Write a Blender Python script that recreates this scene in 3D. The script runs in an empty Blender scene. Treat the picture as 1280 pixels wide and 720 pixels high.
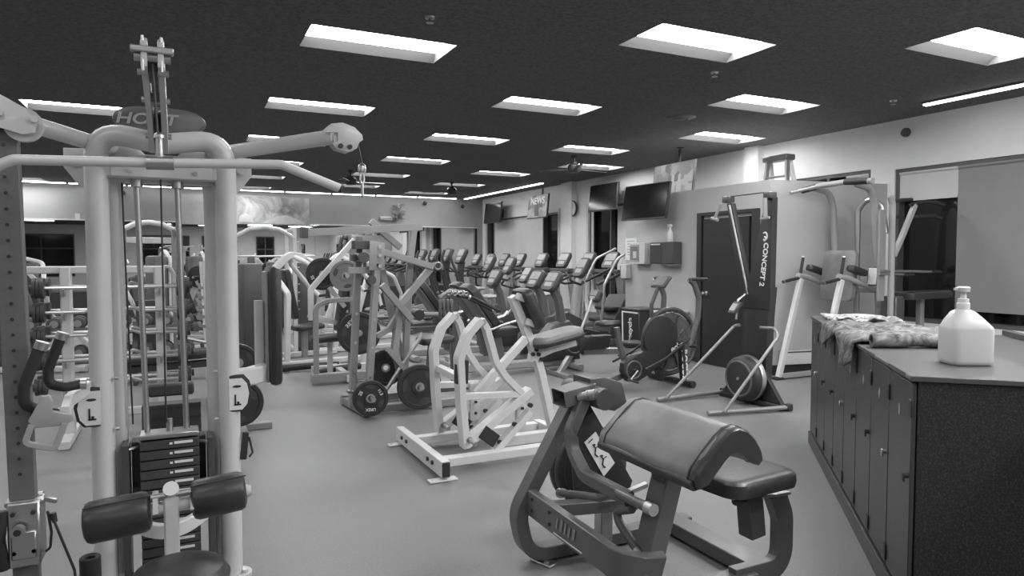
import bpy, bmesh, math, random
from mathutils import Vector, Matrix, Euler
C = bpy.context.scene.collection
R = math.radians
random.seed(7)
sc = bpy.context.scene
sc.view_settings.view_transform = 'Standard'
sc.view_settings.look = 'None'

# ------------------------------------------------------------------ materials (black-and-white place)
MATS = {}
def mat(name, v, rough=0.5, metal=0.0, var=0.06, scale=6.0, bump=0.0, bscale=60.0, emit=0.0, spec=0.5, coat=0.0):
    """grey procedural material: value v (linear) broken up by noise, optional bump"""
    if name in MATS: return MATS[name]
    m = bpy.data.materials.new(name); m.use_nodes = True
    nt = m.node_tree; b = nt.nodes['Principled BSDF']
    tc = nt.nodes.new('ShaderNodeTexCoord')
    nz = nt.nodes.new('ShaderNodeTexNoise'); nz.inputs['Scale'].default_value = scale; nz.inputs['Detail'].default_value = 4
    nt.links.new(tc.outputs['Object'], nz.inputs['Vector'])
    rp = nt.nodes.new('ShaderNodeValToRGB')
    lo, hi = v*(1-var), v*(1+var)
    rp.color_ramp.elements[0].position = .3; rp.color_ramp.elements[1].position = .7
    rp.color_ramp.elements[0].color = (lo, lo, lo, 1); rp.color_ramp.elements[1].color = (hi, hi, hi, 1)
    nt.links.new(nz.outputs['Fac'], rp.inputs['Fac'])
    nt.links.new(rp.outputs['Color'], b.inputs['Base Color'])
    b.inputs['Roughness'].default_value = rough; b.inputs['Metallic'].default_value = metal
    b.inputs['Specular IOR Level'].default_value = spec
    if coat: b.inputs['Coat Weight'].default_value = coat; b.inputs['Coat Roughness'].default_value = .15
    if emit:
        b.inputs['Emission Color'].default_value = (1, 1, 1, 1); b.inputs['Emission Strength'].default_value = emit
    if bump:
        n2 = nt.nodes.new('ShaderNodeTexNoise'); n2.inputs['Scale'].default_value = bscale; n2.inputs['Detail'].default_value = 3
        nt.links.new(tc.outputs['Object'], n2.inputs['Vector'])
        bp = nt.nodes.new('ShaderNodeBump'); bp.inputs['Strength'].default_value = bump; bp.inputs['Distance'].default_value = .01
        nt.links.new(n2.outputs['Fac'], bp.inputs['Height']); nt.links.new(bp.outputs['Normal'], b.inputs['Normal'])
    MATS[name] = m
    return m

def pmat(name, build):
    """a material whose colour graph is made by build(nt, bsdf, texcoord)"""
    m = bpy.data.materials.new(name); m.use_nodes = True
    nt = m.node_tree; tc = nt.nodes.new('ShaderNodeTexCoord')
    build(nt, nt.nodes['Principled BSDF'], tc); MATS[name] = m
    return m

def ramp(nt, fac, stops):
    r = nt.nodes.new('ShaderNodeValToRGB')
    while len(r.color_ramp.elements) < len(stops): r.color_ramp.elements.new(.5)
    for e, (p, v) in zip(r.color_ramp.elements, stops): e.position = p; e.color = (v, v, v, 1)
    nt.links.new(fac, r.inputs['Fac']); return r.outputs['Color']

def noise(nt, tc, scale, detail=4, coord='Object', rough=.5, dist=0):
    n = nt.nodes.new('ShaderNodeTexNoise'); n.inputs['Scale'].default_value = scale; n.inputs['Detail'].default_value = detail
    n.inputs['Roughness'].default_value = rough; n.inputs['Distortion'].default_value = dist
    nt.links.new(tc.outputs[coord], n.inputs['Vector']); return n.outputs['Fac']

SILVER = mat('silver_paint', .58, .36, .0, .04, coat=.25)
SILVER_DK = mat('grey_paint', .24, .42, .0, .05, coat=.1)
GREY_MACH = mat('machine_grey_paint', .27, .42, .0, .05, coat=.1)
WHITE = mat('white_paint', .60, .4, 0, .03)
CHROME = mat('chrome', .55, .30, 1.0, .03)
STEEL = mat('brushed_steel', .46, .40, 1.0, .06)
BLACK = mat('black_paint', .028, .45, 0, .1)
CHAR = mat('charcoal_paint', .065, .42, 0, .08, coat=.15)
GUN = mat('gunmetal_paint', .10, .38, 0, .06, coat=.25)
RUBBER = mat('black_rubber', .022, .6, 0, .15)
VINYL = mat('black_vinyl', .03, .38, 0, .15, scale=9, bump=.15, bscale=30)
VINYL_LT = mat('worn_grey_vinyl', .18, .42, 0, .25, scale=5, bump=.12, bscale=14)
PLASTIC = mat('dark_plastic', .05, .42, 0, .08)
PLASTIC_M = mat('mid_grey_plastic', .11, .45, 0, .06)
PLASTIC_L = mat('light_grey_plastic', .33, .45, 0, .05)
PAPER = mat('paper', .72, .8, 0, .04)
SCREEN = mat('dark_screen', .012, .15, 0, .2, scale=2)
IRON = mat('cast_iron', .05, .6, 0, .15, bump=.1)
LETTER = mat('white_lettering', .75, .6, 0, .02)
DARKINK = mat('dark_ink', .03, .7, 0, .02)

# ------------------------------------------------------------------ geometry helpers
def frame_from(z, up=None):
    z = Vector(z).normalized()
    if up is None or abs(z.dot(Vector(up).normalized())) > .999: up = (0, 0, 1) if abs(z.z) < .95 else (1, 0, 0)
    x = Vector(up).cross(z).normalized(); y = z.cross(x)
    return x, y, z

def fillet(pts, rad, n=5):
    pts = [Vector(p) for p in pts]
    if rad <= 0 or len(pts) < 3: return pts
    out = [pts[0]]
    for i in range(1, len(pts)-1):
        a, b, c = pts[i-1], pts[i], pts[i+1]
        u, w = (a-b), (c-b); lu, lw = u.length, w.length; u.normalize(); w.normalize()
        ang = u.angle(w)
        if ang > math.pi-.05: out.append(b); continue
        t = min(rad/max(math.tan(ang/2), .05), lu*.48, lw*.48)
        p, q = b+u*t, b+w*t
        for k in range(n+1):
            s = k/n; out.append(p*(1-s)**2+b*2*s*(1-s)+q*s*s)
    out.append(pts[-1]); return out

SPLIT = {'pivot_pin', 'link_bolts', 'pad_tabs', 'grip_slots', 'bracket_bolts', 'pulley', 'steel_cable', 'grip_cap', 'pad_piping', 'cable', 'boom_bracket', 'low_cable', 'storage_peg', 'weight_horn', 'peg', 'axle_clamp', 'floor_bar', 'side_rails', 'rear_legs', 'base_foot', 'bar_end', 'curl_bar', 'fixed_handle'}
class Part:
    """one mesh object; coordinates are given in world metres and stored relative to the thing's base"""
    def __init__(s, name, mat, root=None, local=False):
        s.name, s.mat, s.root, s.bm = name, mat, root, bmesh.new()
        s.off = Vector((0, 0, 0))
        s.mats = [mat]
        if root is not None and not local:
            r = root
            while r.parent is not None: r = r.parent
            s.off = Vector(r.location)
    def _v(s, p): return s.bm.verts.new(Vector(p)-s.off)
    def face(s, vs, mi=0):
        try: f = s.bm.faces.new(vs)
        except ValueError: return None
        f.material_index = mi; return f
    def box(s, c, size, rot=(0, 0, 0), bev=0.004, M=None, taper=None):
        c = Vector(c); hx, hy, hz = [v/2 for v in size]
        m = M if M is not None else Euler([R(a) for a in rot]).to_matrix()
        co = []
        for z in (-1, 1):
            k = 1 if (taper is None or z < 0) else taper
            for x, y in ((-1, -1), (1, -1), (1, 1), (-1, 1)): co.append(c+m @ Vector((x*hx*k, y*hy*k, z*hz)))
        v = [s._v(p) for p in co]
        fs = [s.face([v[i] for i in q]) for q in ((3, 2, 1, 0), (4, 5, 6, 7), (0, 1, 5, 4), (1, 2, 6, 5), (2, 3, 7, 6), (3, 0, 4, 7))]
        b = min(bev, min(size)*.45)
        if b > .0004:
            ed = list({e for f in fs for e in f.edges})
            bmesh.ops.bevel(s.bm, geom=ed, offset=b, segments=2 if b > .012 else 1, affect='EDGES', profile=.5)
        return s
    def tube(s, pts, r=.02, seg=10, fil=0, rect=None, closed=False, up=None, radii=None, caps=True, fn=5, oval=None, rr=None):
        """sweep a round (r), oval (a,b) or rectangular (w,h: w across, h along up) section along a path with filleted corners"""
        p = fillet(pts, fil, fn) if not closed else [Vector(q) for q in pts]
        n = len(p)
        if rect:
            w, h = rect[0]/2, rect[1]/2; c = min(w, h)*(.25 if rr is None else rr)
            prof = [(w-c, -h), (w, -h+c), (w, h-c), (w-c, h), (-w+c, h), (-w, h-c), (-w, -h+c), (-w+c, -h)]
        else:
            a, b = oval if oval else (r, r)
            prof = [(a*math.cos(2*math.pi*k/seg), b*math.sin(2*math.pi*k/seg)) for k in range(seg)]
        rings = []; x = None
        for i in range(n):
            if closed: d = (p[(i+1) % n]-p[i-1])
            else: d = (p[min(i+1, n-1)]-p[max(i-1, 0)])
            if d.length < 1e-9: d = Vector((0, 0, 1))
            d.normalize()
            if up is not None:
                x, y, _ = frame_from(d, up)
            elif x is None: x, y, _ = frame_from(d, None)
            else:
                x = (x-d*x.dot(d)); x.normalize(); y = d.cross(x)
            k = radii[i] if radii and len(radii) == n else 1
            rings.append([s._v(p[i]+x*(u*k)+y*(w_*k)) for u, w_ in prof])
        m = len(prof)
        rng = range(n) if closed else range(n-1)
        for i in rng:
            A, Bq = rings[i], rings[(i+1) % n]
            for j in range(m): s.face([A[j], A[(j+1) % m], Bq[(j+1) % m], Bq[j]])
        if caps and not closed:
            s.face(list(reversed(rings[0]))); s.face(rings[-1])
        return s
    def cyl(s, a, b, r, r2=None, seg=16):
        a, b = Vector(a), Vector(b); x, y, z = frame_from(b-a)
        r2 = r if r2 is None else r2
        A = [s._v(a+(x*math.cos(t)+y*math.sin(t))*r) for t in [2*math.pi*k/seg for k in range(seg)]]
        Bq = [s._v(b+(x*math.cos(t)+y*math.sin(t))*r2) for t in [2*math.pi*k/seg for k in range(seg)]]
        for j in range(seg): s.face([A[j], A[(j+1) % seg], Bq[(j+1) % seg], Bq[j]])
        s.face(list(reversed(A))); s.face(Bq); return s
    def lathe(s, prof, o, axis, seg=28, closed=False):
        """prof: (radius, distance along axis)"""
        o = Vector(o); x, y, z = frame_from(axis); rings = []
        for r, h in prof:
            if r < 1e-5: rings.append([s._v(o+z*h)])
            else: rings.append([s._v(o+z*h+(x*math.cos(t)+y*math.sin(t))*r) for t in [2*math.pi*k/seg for k in range(seg)]])
        pr = list(zip(rings, rings[1:])) + ([(rings[-1], rings[0])] if closed else [])
        for A, Bq in pr:
            for j in range(seg):
                k = (j+1) % seg
                if len(A) == 1 and len(Bq) == 1: break
                if len(A) == 1: s.face([A[0], Bq[k], Bq[j]])
                elif len(Bq) == 1: s.face([A[j], A[k], Bq[0]])
                else: s.face([A[j], A[k], Bq[k], Bq[j]])
        return s
    def poly(s, pts, nrm, th, bev=0.0):
        """flat plate: polygon of 3-D points extruded by th along nrm"""
        nv = Vector(nrm).normalized()*th
        A = [s._v(Vector(p)) for p in pts]; Bq = [s._v(Vector(p)+nv) for p in pts]; n = len(A)
        fs = [s.face(list(reversed(A))), s.face(Bq)]
        for j in range(n): fs.append(s.face([A[j], A[(j+1) % n], Bq[(j+1) % n], Bq[j]]))
        if bev:
            ed = [e for f in fs[:2] if f for e in f.edges]
            bmesh.ops.bevel(s.bm, geom=ed, offset=bev, segments=2, affect='EDGES', profile=.5)
        return s
    def pipe_ring(s, o, axis, R_, r, seg=28, s2=8):
        x, y, z = frame_from(axis); o = Vector(o)
        return s.tube([o+(x*math.cos(t)+y*math.sin(t))*R_ for t in [2*math.pi*k/seg for k in range(seg)]], r, s2, closed=True)
    def ball(s, c, r, sx=1, sy=1, sz=1, seg=14):
        c = Vector(c); n = seg//2; rings = []
        for i in range(n+1):
            t = math.pi*i/n
            if i in (0, n): rings.append([s._v(c+Vector((0, 0, -r*sz*math.cos(t))))]); continue
            rings.append([s._v(c+Vector((r*sx*math.sin(t)*math.cos(2*math.pi*k/seg), r*sy*math.sin(t)*math.sin(2*math.pi*k/seg), -r*sz*math.cos(t)))) for k in range(seg)])
        for A, Bq in zip(rings, rings[1:]):
            for j in range(seg):
                k = (j+1) % seg
                if len(A) == 1: s.face([A[0], Bq[k], Bq[j]])
                elif len(Bq) == 1: s.face([A[j], A[k], Bq[0]])
                else: s.face([A[j], A[k], Bq[k], Bq[j]])
        return s
    def loft(s, rings, caps=True):
        rs = [[s._v(p) for p in r] for r in rings]; m = len(rs[0])
        for A, Bq in zip(rs, rs[1:]):
            for j in range(m): s.face([A[j], A[(j+1) % m], Bq[(j+1) % m], Bq[j]])
        if caps: s.face(list(reversed(rs[0]))); s.face(rs[-1])
        return s
    def done(s, label=None, smooth=40):
        if s.name in SPLIT: return s.done_split(label, smooth)
        me = bpy.data.meshes.new(s.name)
        bmesh.ops.recalc_face_normals(s.bm, faces=s.bm.faces[:])
        s.bm.to_mesh(me); s.bm.free()
        for m in s.mats: me.materials.append(m)
        if smooth:
            me.shade_smooth(); me.set_sharp_from_angle(angle=R(smooth))
        o = bpy.data.objects.new(s.name, me); C.objects.link(o)
        if s.root is not None: o.parent = s.root
        if label: o['label'] = label
        return o

    def done_split(s, label=None, smooth=40):
        bmesh.ops.recalc_face_normals(s.bm, faces=s.bm.faces[:])
        seen, out = set(), None
        for v in s.bm.verts[:]:
            if v in seen: continue
            st, isl = [v], []
            seen.add(v)
            while st:
                a = st.pop(); isl.append(a)
                for e in a.link_edges:
                    b = e.other_vert(a)
                    if b not in seen: seen.add(b); st.append(b)
            ix = {a: i for i, a in enumerate(isl)}
            fs = {f for a in isl for f in a.link_faces}
            me = bpy.data.meshes.new(s.name); me.from_pydata([a.co[:] for a in isl], [], [[ix[q] for q in f.verts] for f in fs])
            me.materials.append(s.mat)
            if smooth: me.shade_smooth(); me.set_sharp_from_angle(angle=R(smooth))
            o = bpy.data.objects.new(s.name, me); C.objects.link(o); o.parent = s.root
            if label: o['label'] = label
            out = out or o
        s.bm.free(); return out

def thing(name, label, cat, loc=(0, 0, 0), rz=0, group=None):
    o = bpy.data.objects.new(name, None); C.objects.link(o); o.empty_display_size = .1
    o.location = loc; o.rotation_euler = (0, 0, R(rz)); o['label'] = label; o['category'] = cat
    if group: o['group'] = group
    return o
def tag(o, label, cat, group=None):
    o['label'] = label; o['category'] = cat
    if group: o['group'] = group
    return o
def structure(o, label=None):
    o['kind'] = 'structure'
    if label: o['label'] = label
    return o
def dup(root, loc, rz=0, label=None, group=None):
    r = root.copy(); C.objects.link(r); r.location = loc; r.rotation_euler = (0, 0, R(rz))
    if label: r['label'] = label
    if group: r['group'] = group
    for ch in list(root.children):
        c = ch.copy(); C.objects.link(c); c.parent = r
        for g in list(ch.children):
            d = g.copy(); C.objects.link(d); d.parent = c
    return r
ORD = ['first', 'second', 'third', 'fourth', 'fifth', 'sixth', 'seventh', 'eighth', 'ninth', 'tenth', 'eleventh', 'twelfth']

def text(parent, s, size, o, ux, uy, m=None, name='lettering', off=None, bold=0.0, align='CENTER', sx=1.0, shear=0.0, ext=.0015):
    """lettering as a flat mesh: centre o, reading direction ux, up direction uy (world; stored relative to the thing's base)"""
    cu = bpy.data.curves.new(name, 'FONT'); cu.body = s; cu.size = size; cu.align_x = align; cu.align_y = 'CENTER'
    cu.extrude = ext; cu.offset = bold; cu.shear = shear
    t = bpy.data.objects.new('tmp', cu); C.objects.link(t)
    dg = bpy.context.evaluated_depsgraph_get(); dg.update()
    me = bpy.data.meshes.new_from_object(t.evaluated_get(dg))
    bpy.data.objects.remove(t); bpy.data.curves.remove(cu)
    ux, uy = Vector(ux).normalized(), Vector(uy).normalized(); n = ux.cross(uy)
    M = Matrix((ux*sx, uy, n)).transposed().to_4x4(); M.translation = Vector(o)
    if parent is not None and off is None:
        r = parent
        while r.parent is not None: r = r.parent
        M.translation -= Vector(r.location)
    me.transform(M); me.materials.clear(); me.materials.append(m or LETTER); me.name = name
    ob = bpy.data.objects.new(name, me); C.objects.link(ob); ob.parent = parent
    return ob
# ================================================================== the room
XW, YB, XL, YF, H = 8.5, 19.6, -12.0, -5.0, 3.3

def floor_build(nt, b, tc):
    big = noise(nt, tc, .55, 5, 'Object', .6); fine = noise(nt, tc, 90, 2)
    c1 = ramp(nt, big, [(.3, .172), (.5, .195), (.72, .22)])
    c2 = ramp(nt, fine, [(.35, .9), (.7, 1.06)])
    mx = nt.nodes.new('ShaderNodeMixRGB'); mx.blend_type = 'MULTIPLY'; mx.inputs[0].default_value = 1
    nt.links.new(c1, mx.inputs[1]); nt.links.new(c2, mx.inputs[2]); nt.links.new(mx.outputs[0], b.inputs['Base Color'])
    b.inputs['Roughness'].default_value = .46; b.inputs['Specular IOR Level'].default_value = .4
    bp = nt.nodes.new('ShaderNodeBump'); bp.inputs['Strength'].default_value = .08; bp.inputs['Distance'].default_value = .004
    nt.links.new(fine, bp.inputs['Height']); nt.links.new(bp.outputs['Normal'], b.inputs['Normal'])
FLOOR = pmat('sealed_floor', floor_build)
def ceil_build(nt, b, tc):
    f = noise(nt, tc, 38, 3); g = noise(nt, tc, 1.2, 3)
    c1 = ramp(nt, f, [(.32, .085), (.62, .135)])
    nt.links.new(c1, b.inputs['Base Color']); b.inputs['Roughness'].default_value = .9; b.inputs['Specular IOR Level'].default_value = .2
CEIL = pmat('dark_ceiling', ceil_build)
WALL = mat('light_wall_paint', .73, .75, 0, .03, scale=2, bump=.05, bscale=120)
WALL_GREY = mat('grey_wall_paint', .29, .75, 0, .03, scale=2, bump=.05, bscale=120)
WALL_CL = mat('closet_wall_paint', .44, .75, 0, .03, scale=2, bump=.05, bscale=120)
TRIMW = mat('light_trim', .6, .6, 0, .03)
BASEB = mat('dark_baseboard', .03, .5, 0, .1)
DOOR = mat('dark_door_paint', .018, .45, 0, .08)
DOORF = mat('dark_door_frame', .03, .4, 0, .08)
SHADE = mat('roller_shade', .55, .8, 0, .03, scale=3)
SHADE_D = mat('grey_roller_shade', .235, .8, 0, .04, scale=3)
GLASSD = mat('night_glass', .010, .08, 0, .3, scale=1.2, spec=.6)
MIRROR = mat('mirror', .72, .015, 1.0, .01)
MULL = mat('bronze_mullion', .09, .45, 0, .08)

def slab(name, lo, hi, m, label=None):
    p = Part(name, m); lo, hi = Vector(lo), Vector(hi)
    p.box((lo+hi)/2, hi-lo, bev=0); return structure(p.done(smooth=0), label)

slab('floor', (XL, YF, -.12), (XW, YB, 0), FLOOR, 'smooth grey sealed gym floor')
slab('wall_back', (XL, YB, -.12), (XW+.2, YB+.2, H), WALL_GREY, 'grey back wall above the mirrors')
slab('wall_front', (XL, YF-.2, -.12), (XW+.2, YF, H), WALL)
slab('wall_left', (XL-.2, YF-.2, -.12), (XL, YB+.2, H), WALL)

# right wall, made of pieces round its window openings
WIN = [(2.6, 5.95, .67, 2.66), (6.3, 7.6, .85, 2.70), (11.7, 13.45, .55, 2.66), (14.85, 19.3, .55, 2.64)]
p = Part('wall_right', WALL)
ys = [YF]
for y0, y1, z0, z1 in WIN:
    p.box((XW+.1, (ys[-1]+y0)/2, H/2), (.2, y0-ys[-1], H), bev=0)
    p.box((XW+.1, (y0+y1)/2, z0/2), (.2, y1-y0, z0), bev=0)
    p.box((XW+.1, (y0+y1)/2, (z1+H)/2), (.2, y1-y0, H-z1), bev=0)
    ys.append(y1)
p.box((XW+.1, (ys[-1]+YB+.2)/2, H/2), (.2, YB+.2-ys[-1], H), bev=0)
structure(p.done(smooth=0), 'light painted wall with tall windows')

def window(n, y0, y1, z0, z1, mull, shades, sm):
    f = Part('window_%d' % n, MULL); t = .05
    f.box((XW+.09, (y0+y1)/2, z1-t/2), (.14, y1-y0, t), bev=0); f.box((XW+.09, (y0+y1)/2, z0+t/2), (.14, y1-y0, t), bev=0)
    for y in [y0+t/2, y1-t/2]+mull: f.box((XW+.09, y, (z0+z1)/2), (.13, t, z1-z0-2*t), bev=0)
    f = structure(f.done(smooth=0), 'dark framed window in the light side wall')
    g = Part('pane', GLASSD, f); g.box((XW+.15, (y0+y1)/2, (z0+z1)/2), (.012, y1-y0-.02, z1-z0-.02), bev=0); g.done(smooth=0)
    for k, (a, b, zb) in enumerate(shades):
        s = Part('roller_shade', SHADE if zb > 2 else sm, f)
        s.box((XW+.04, (a+b)/2, (zb+z1-.04)/2), (.006, b-a, z1-.04-zb), bev=0)
        s.cyl((XW+.045, a, z1-.06), (XW+.045, b, z1-.06), .028, seg=12)
        s.box((XW+.04, (a+b)/2, zb), (.022, b-a-.01, .03), bev=0); s.done()
    if n < 3: return f
    # slim light casing round the opening
    c = Part('window_trim', TRIMW, f)
    for y in (y0-.04, y1+.04): c.box((XW-.012, y, (z0+z1)/2), (.026, .08, z1-z0+.16), bev=0)
    c.box((XW-.012, (y0+y1)/2, z0-.05), (.04, y1-y0+.16, .06), bev=0)
    c.done(smooth=0)
    return f
window(1, *WIN[0], [4.2], [(2.9, 5.15, .87), (5.15, 5.9, 2.25)], SHADE_D)
window(2, *WIN[1], [7.0], [(6.35, 6.7, 2.5)], SHADE_D)
window(3, *WIN[2], [12.6], [(11.75, 12.35, .62), (13.3, 13.42, .62)], SHADE)
window(4, *WIN[3], [15.7, 18.8], [(15.7, 18.85, .6)], SHADE)

# pilasters of the side wall
for k, (y, w) in enumerate([(14.25, .5), (8.35, .3)]):
    pl = Part('pillar_%d' % (k+1), WALL); pl.box((XW-.06, y, H/2), (.16, w, H), bev=.004)
    structure(pl.done(smooth=0), 'shallow light pilaster on the side wall')

# closet block that stands out from the side wall
CX, CY0, CY1, CZ = 6.7, 6.35, 9.45, 2.48
cl = Part('closet_wall', WALL_CL); cl.poly([(CX, CY0, 0), (XW-.002, CY0-.30, 0), (XW-.002, CY1, 0), (CX, CY1, 0)], (0, 0, 1), CZ)
structure(cl.done(smooth=0), 'low light grey closet block with a dark door')

# closet door
dr = Part('door_1', DOOR); dr.box((CX-.03, 7.08, 1.02), (.05, .86, 2.04), bev=.003)
dr = structure(dr.done(smooth=0), 'dark grey closet door')
fr = Part('door_frame', DOORF, dr)
fr.tube([(CX-.028, 6.56, 0), (CX-.028, 6.56, 2.11), (CX-.028, 7.6, 2.11), (CX-.028, 7.6, 0)], rect=(.10, .06), up=(1, 0, 0), rr=.05); fr.done(smooth=0)
kn = Part('door_handle', CHROME, dr)
kn.lathe([(.03, 0), (.03, .008), (.012, .012), (.012, .05), (.024, .06), (.026, .075), (.018, .088), (0, .09)], (CX-.055, 7.43, 1.0), (-1, 0, 0), 18); kn.done()

# baseboards
def baseboard(name, a, b):
    q = Part(name, BASEB); a, b = Vector(a), Vector(b); d = (b-a)
    ang = math.degrees(math.atan2(d.y, d.x)); q.box((a+b)/2+Vector((0, 0, .065)), (d.length, .016, .13), rot=(0, 0, ang), bev=0)
    structure(q.done(smooth=0))
baseboard('baseboard_right', (XW-.01, YF, 0), (XW-.01, CY0, 0))
baseboard('baseboard_right.001', (XW-.01, CY1, 0), (XW-.01, YB, 0))
baseboard('closet_baseboard', (CX-.01, 7.68, 0), (CX-.01, CY1, 0))
baseboard('closet_baseboard.001', (CX-.01, CY0, 0), (CX-.01, 6.5, 0))
baseboard('closet_baseboard.002', (CX-.01, CY0-.01, 0), (XW-.02, CY0-.31, 0))

# mirrors along the back wall over a dark dado
dad = Part('trim_1', BASEB); dad.box(((XL+XW)/2, YB-.02, .33), (XW-XL, .04, .66), bev=0); structure(dad.done(smooth=0), 'dark rubber strip under the mirrors')
tm = Part('trim_2', TRIMW); tm.box(((XL+XW)/2-.1, YB-.015, 2.42), (XW-XL-.2, .03, .03), bev=0); structure(tm.done(smooth=0), 'pale strip along the top of the mirrors')
xs = [-11.6+2.5*k for k in range(8)]
for k, x0 in enumerate(xs):
    x1 = min(x0+2.5, 8.3)
    q = Part('mirror', MIRROR); q.box(((x0+x1)/2, YB-.012, 1.54), (x1-x0-.006, .02, 1.72), bev=0)
    tag(q.done(smooth=0), 'large frameless mirror panel on the back wall, %s counting from the side windows' % ORD[7-k], 'mirror', 'mirror panels along the back wall')

# front wall glazing (seen only in the mirrors)
for k, (x0, x1) in enumerate([(-11, -8.6), (-8.2, -5.2), (-2.0, .5), (1.2, 2.6), (4.2, 5.2)]):
    f = Part('window_%d' % (k+5), MULL)
    for z in (.5, 2.0, 2.75): f.box(((x0+x1)/2, YF+.02, z), (x1-x0, .06, .06), bev=0)
    for xx in (x0, (x0+x1)/2, x1): f.box((xx, YF+.02, 1.63), (.06, .06, 2.3), bev=0)
    f = structure(f.done(smooth=0), 'dark storefront window seen in the mirror')
    g = Part('pane', GLASSD, f); g.box(((x0+x1)/2, YF+.008, 1.63), (x1-x0, .012, 2.25), bev=0); g.done(smooth=0)

# ================================================================== ceiling lights
def emit_mat(name, e, v=.8):
    return mat(name, v, .6, 0, .0, emit=e)
DIFF = emit_mat('lit_diffuser', 27.0)
REFL = mat('troffer_reflector', .16, .5, 0, .02)
STRIP = emit_mat('lit_strip', 11.0)
TL, TW, TD = 1.2, .6, .075
def make_troffer(cx, cy, label, group):
    t = thing('ceiling_light', label, 'ceiling light', (cx, cy, H), 0, group)
    h = Part('housing', REFL, t, local=True)
    a = [h._v(p) for p in [(-TL/2, -TW/2, 0), (TL/2, -TW/2, 0), (TL/2, TW/2, 0), (-TL/2, TW/2, 0)]]
    b = [h._v(p) for p in [(-TL/2+.01, -.20, TD), (TL/2-.01, -.20, TD), (TL/2-.01, .20, TD), (-TL/2+.01, .20, TD)]]
    for j in range(4): h.face([a[j], a[(j+1) % 4], b[(j+1) % 4], b[j]])
    h.face(b); h.done(smooth=0)
    d = Part('diffuser', DIFF, t, local=True)
    d.box((0, 0, TD-.006), (TL-.03, .39, .01), bev=0); d.done(smooth=0)
    return t
def make_strip(a, b, label, group):
    a, b = Vector(a), Vector(b); c = (a+b)/2; d = b-a
    t = thing('ceiling_strip_light', label, 'strip light', (c.x, c.y, H), 0, group)
    ang = math.degrees(math.atan2(d.y, d.x))
    q = Part('channel', REFL, t, local=True); q.box((0, 0, -.012), (d.length, .11, .024), rot=(0, 0, ang), bev=0); q.done(smooth=0)
    q = Part('diffuser', STRIP, t, local=True); q.box((0, 0, -.032), (d.length-.03, .07, .018), rot=(0, 0, ang), bev=.004); q.done(smooth=0)
    return t
TROF = []
rows = [
 ('in the row above the white lever machine', [(1.55, y) for y in (5.8, 8.48, 11.1, 13.75, 16.3, 18.85)]),
 ('in the row above the exercise bikes', [(3.98, y) for y in (4.6, 7.25, 9.8, 12.33, 14.8, 17.3)]),
 ('in the row above the treadmills', [(6.25, y) for y in (3.6, 6.05, 9.85, 13.45, 15.88, 18.3)]),
 ('close to the light side wall', [(7.4, y) for y in (7.98, 11.65)]),
 ('in the row above the barbell rack', [(-1.02, 9.82), (-3.4, 16.2), (-3.4, 19.0)]),
]
for nm, lst in rows:
    for k, (x, y) in enumerate(lst):
        lab = 'white recessed ceiling light, %s from the front %s' % (ORD[k], nm)
        make_troffer(x, y, lab, 'recessed ceiling lights'); TROF.append((x, y))
for k in range(9):
    x0 = -3.6+k*1.24
    make_strip((x0, YB-.28, H), (x0+1.2, YB-.28, H), 'thin ceiling strip light along the back wall, %s from the far corner' % ORD[8-k], 'strip lights along the back wall')
for k in range(4):
    y0 = 14.4+k*1.24
    make_strip((7.8, y0, H), (7.8, y0+1.2, H), 'thin ceiling strip light along the side wall, %s back from the wall clock' % ORD[k], 'strip lights along the side wall')
for k in range(2):
    y0 = 2.7+k*1.24
    make_strip((7.82, y0, H), (7.82, y0+1.2, H), ['thin ceiling strip light above the large grey shade, near end', 'thin ceiling strip light above the large grey shade, far end'][k], 'strip lights above the side window')
# ceiling sheet with openings for the recessed lights
cs = Part('ceiling', CEIL)
xs = sorted({XL, XW+.2} | {round(x+s*TL/2, 4) for x, y in TROF for s in (-1, 1)}); yy = sorted({YF, YB+.2} | {round(y+s*TW/2, 4) for x, y in TROF for s in (-1, 1)})
grid = {}
def gv(i, j):
    if (i, j) not in grid: grid[(i, j)] = cs._v((xs[i], yy[j], H))
    return grid[(i, j)]
for i in range(len(xs)-1):
    for j in range(len(yy)-1):
        mx, my = (xs[i]+xs[i+1])/2, (yy[j]+yy[j+1])/2
        if any(abs(mx-x) < TL/2 and abs(my-y) < TW/2 for x, y in TROF): continue
        cs.face([gv(i, j), gv(i, j+1), gv(i+1, j+1), gv(i+1, j)])
cs.box(((XL+XW+.2)/2, (YF+YB+.2)/2, H+.2), (XW+.2-XL, YB+.2-YF, .1), bev=0)
structure(cs.done(smooth=0), 'dark textured ceiling')

# lights over the part of the hall behind the viewer and far to the side (real lamps at the same fittings)
def lamp(x, y, e, sx=1.2, sy=.5):
    l = bpy.data.lights.new('ceiling_lamp', 'AREA'); l.shape = 'RECTANGLE'; l.size = sx; l.size_y = sy; l.energy = e
    o = bpy.data.objects.new('ceiling_lamp', l); C.objects.link(o); o.location = (x, y, H-.03)
for x, y in [(1.55, 3.1), (1.55, .5), (1.55, -2.2), (3.98, 2.0), (3.98, -.6), (6.25, 1.0), (6.25, -1.6), (-1.0, 4.4), (-1.0, 7.1), (-1.0, 1.6), (-1, -1.5), (-3.4, 3), (-3.4, 0), (-3.4, 6), (-3.4, 9), (-3.4, 12.5),
             (-6, 0), (-6, 4), (-6, 8), (-6, 12), (-6, 16), (-9, 2), (-9, 7), (-9, 12), (-9, 17), (-1.0, 13), (-1, 16.5)]:
    lamp(x, y, 95 if x > 3 and y < 3 else 15 if abs(y-3) < 2 and x < 2 else 32)
w = bpy.data.worlds.new('night'); sc.world = w; w.use_nodes = True
w.node_tree.nodes['Background'].inputs[0].default_value = (.02, .02, .02, 1)

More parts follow.
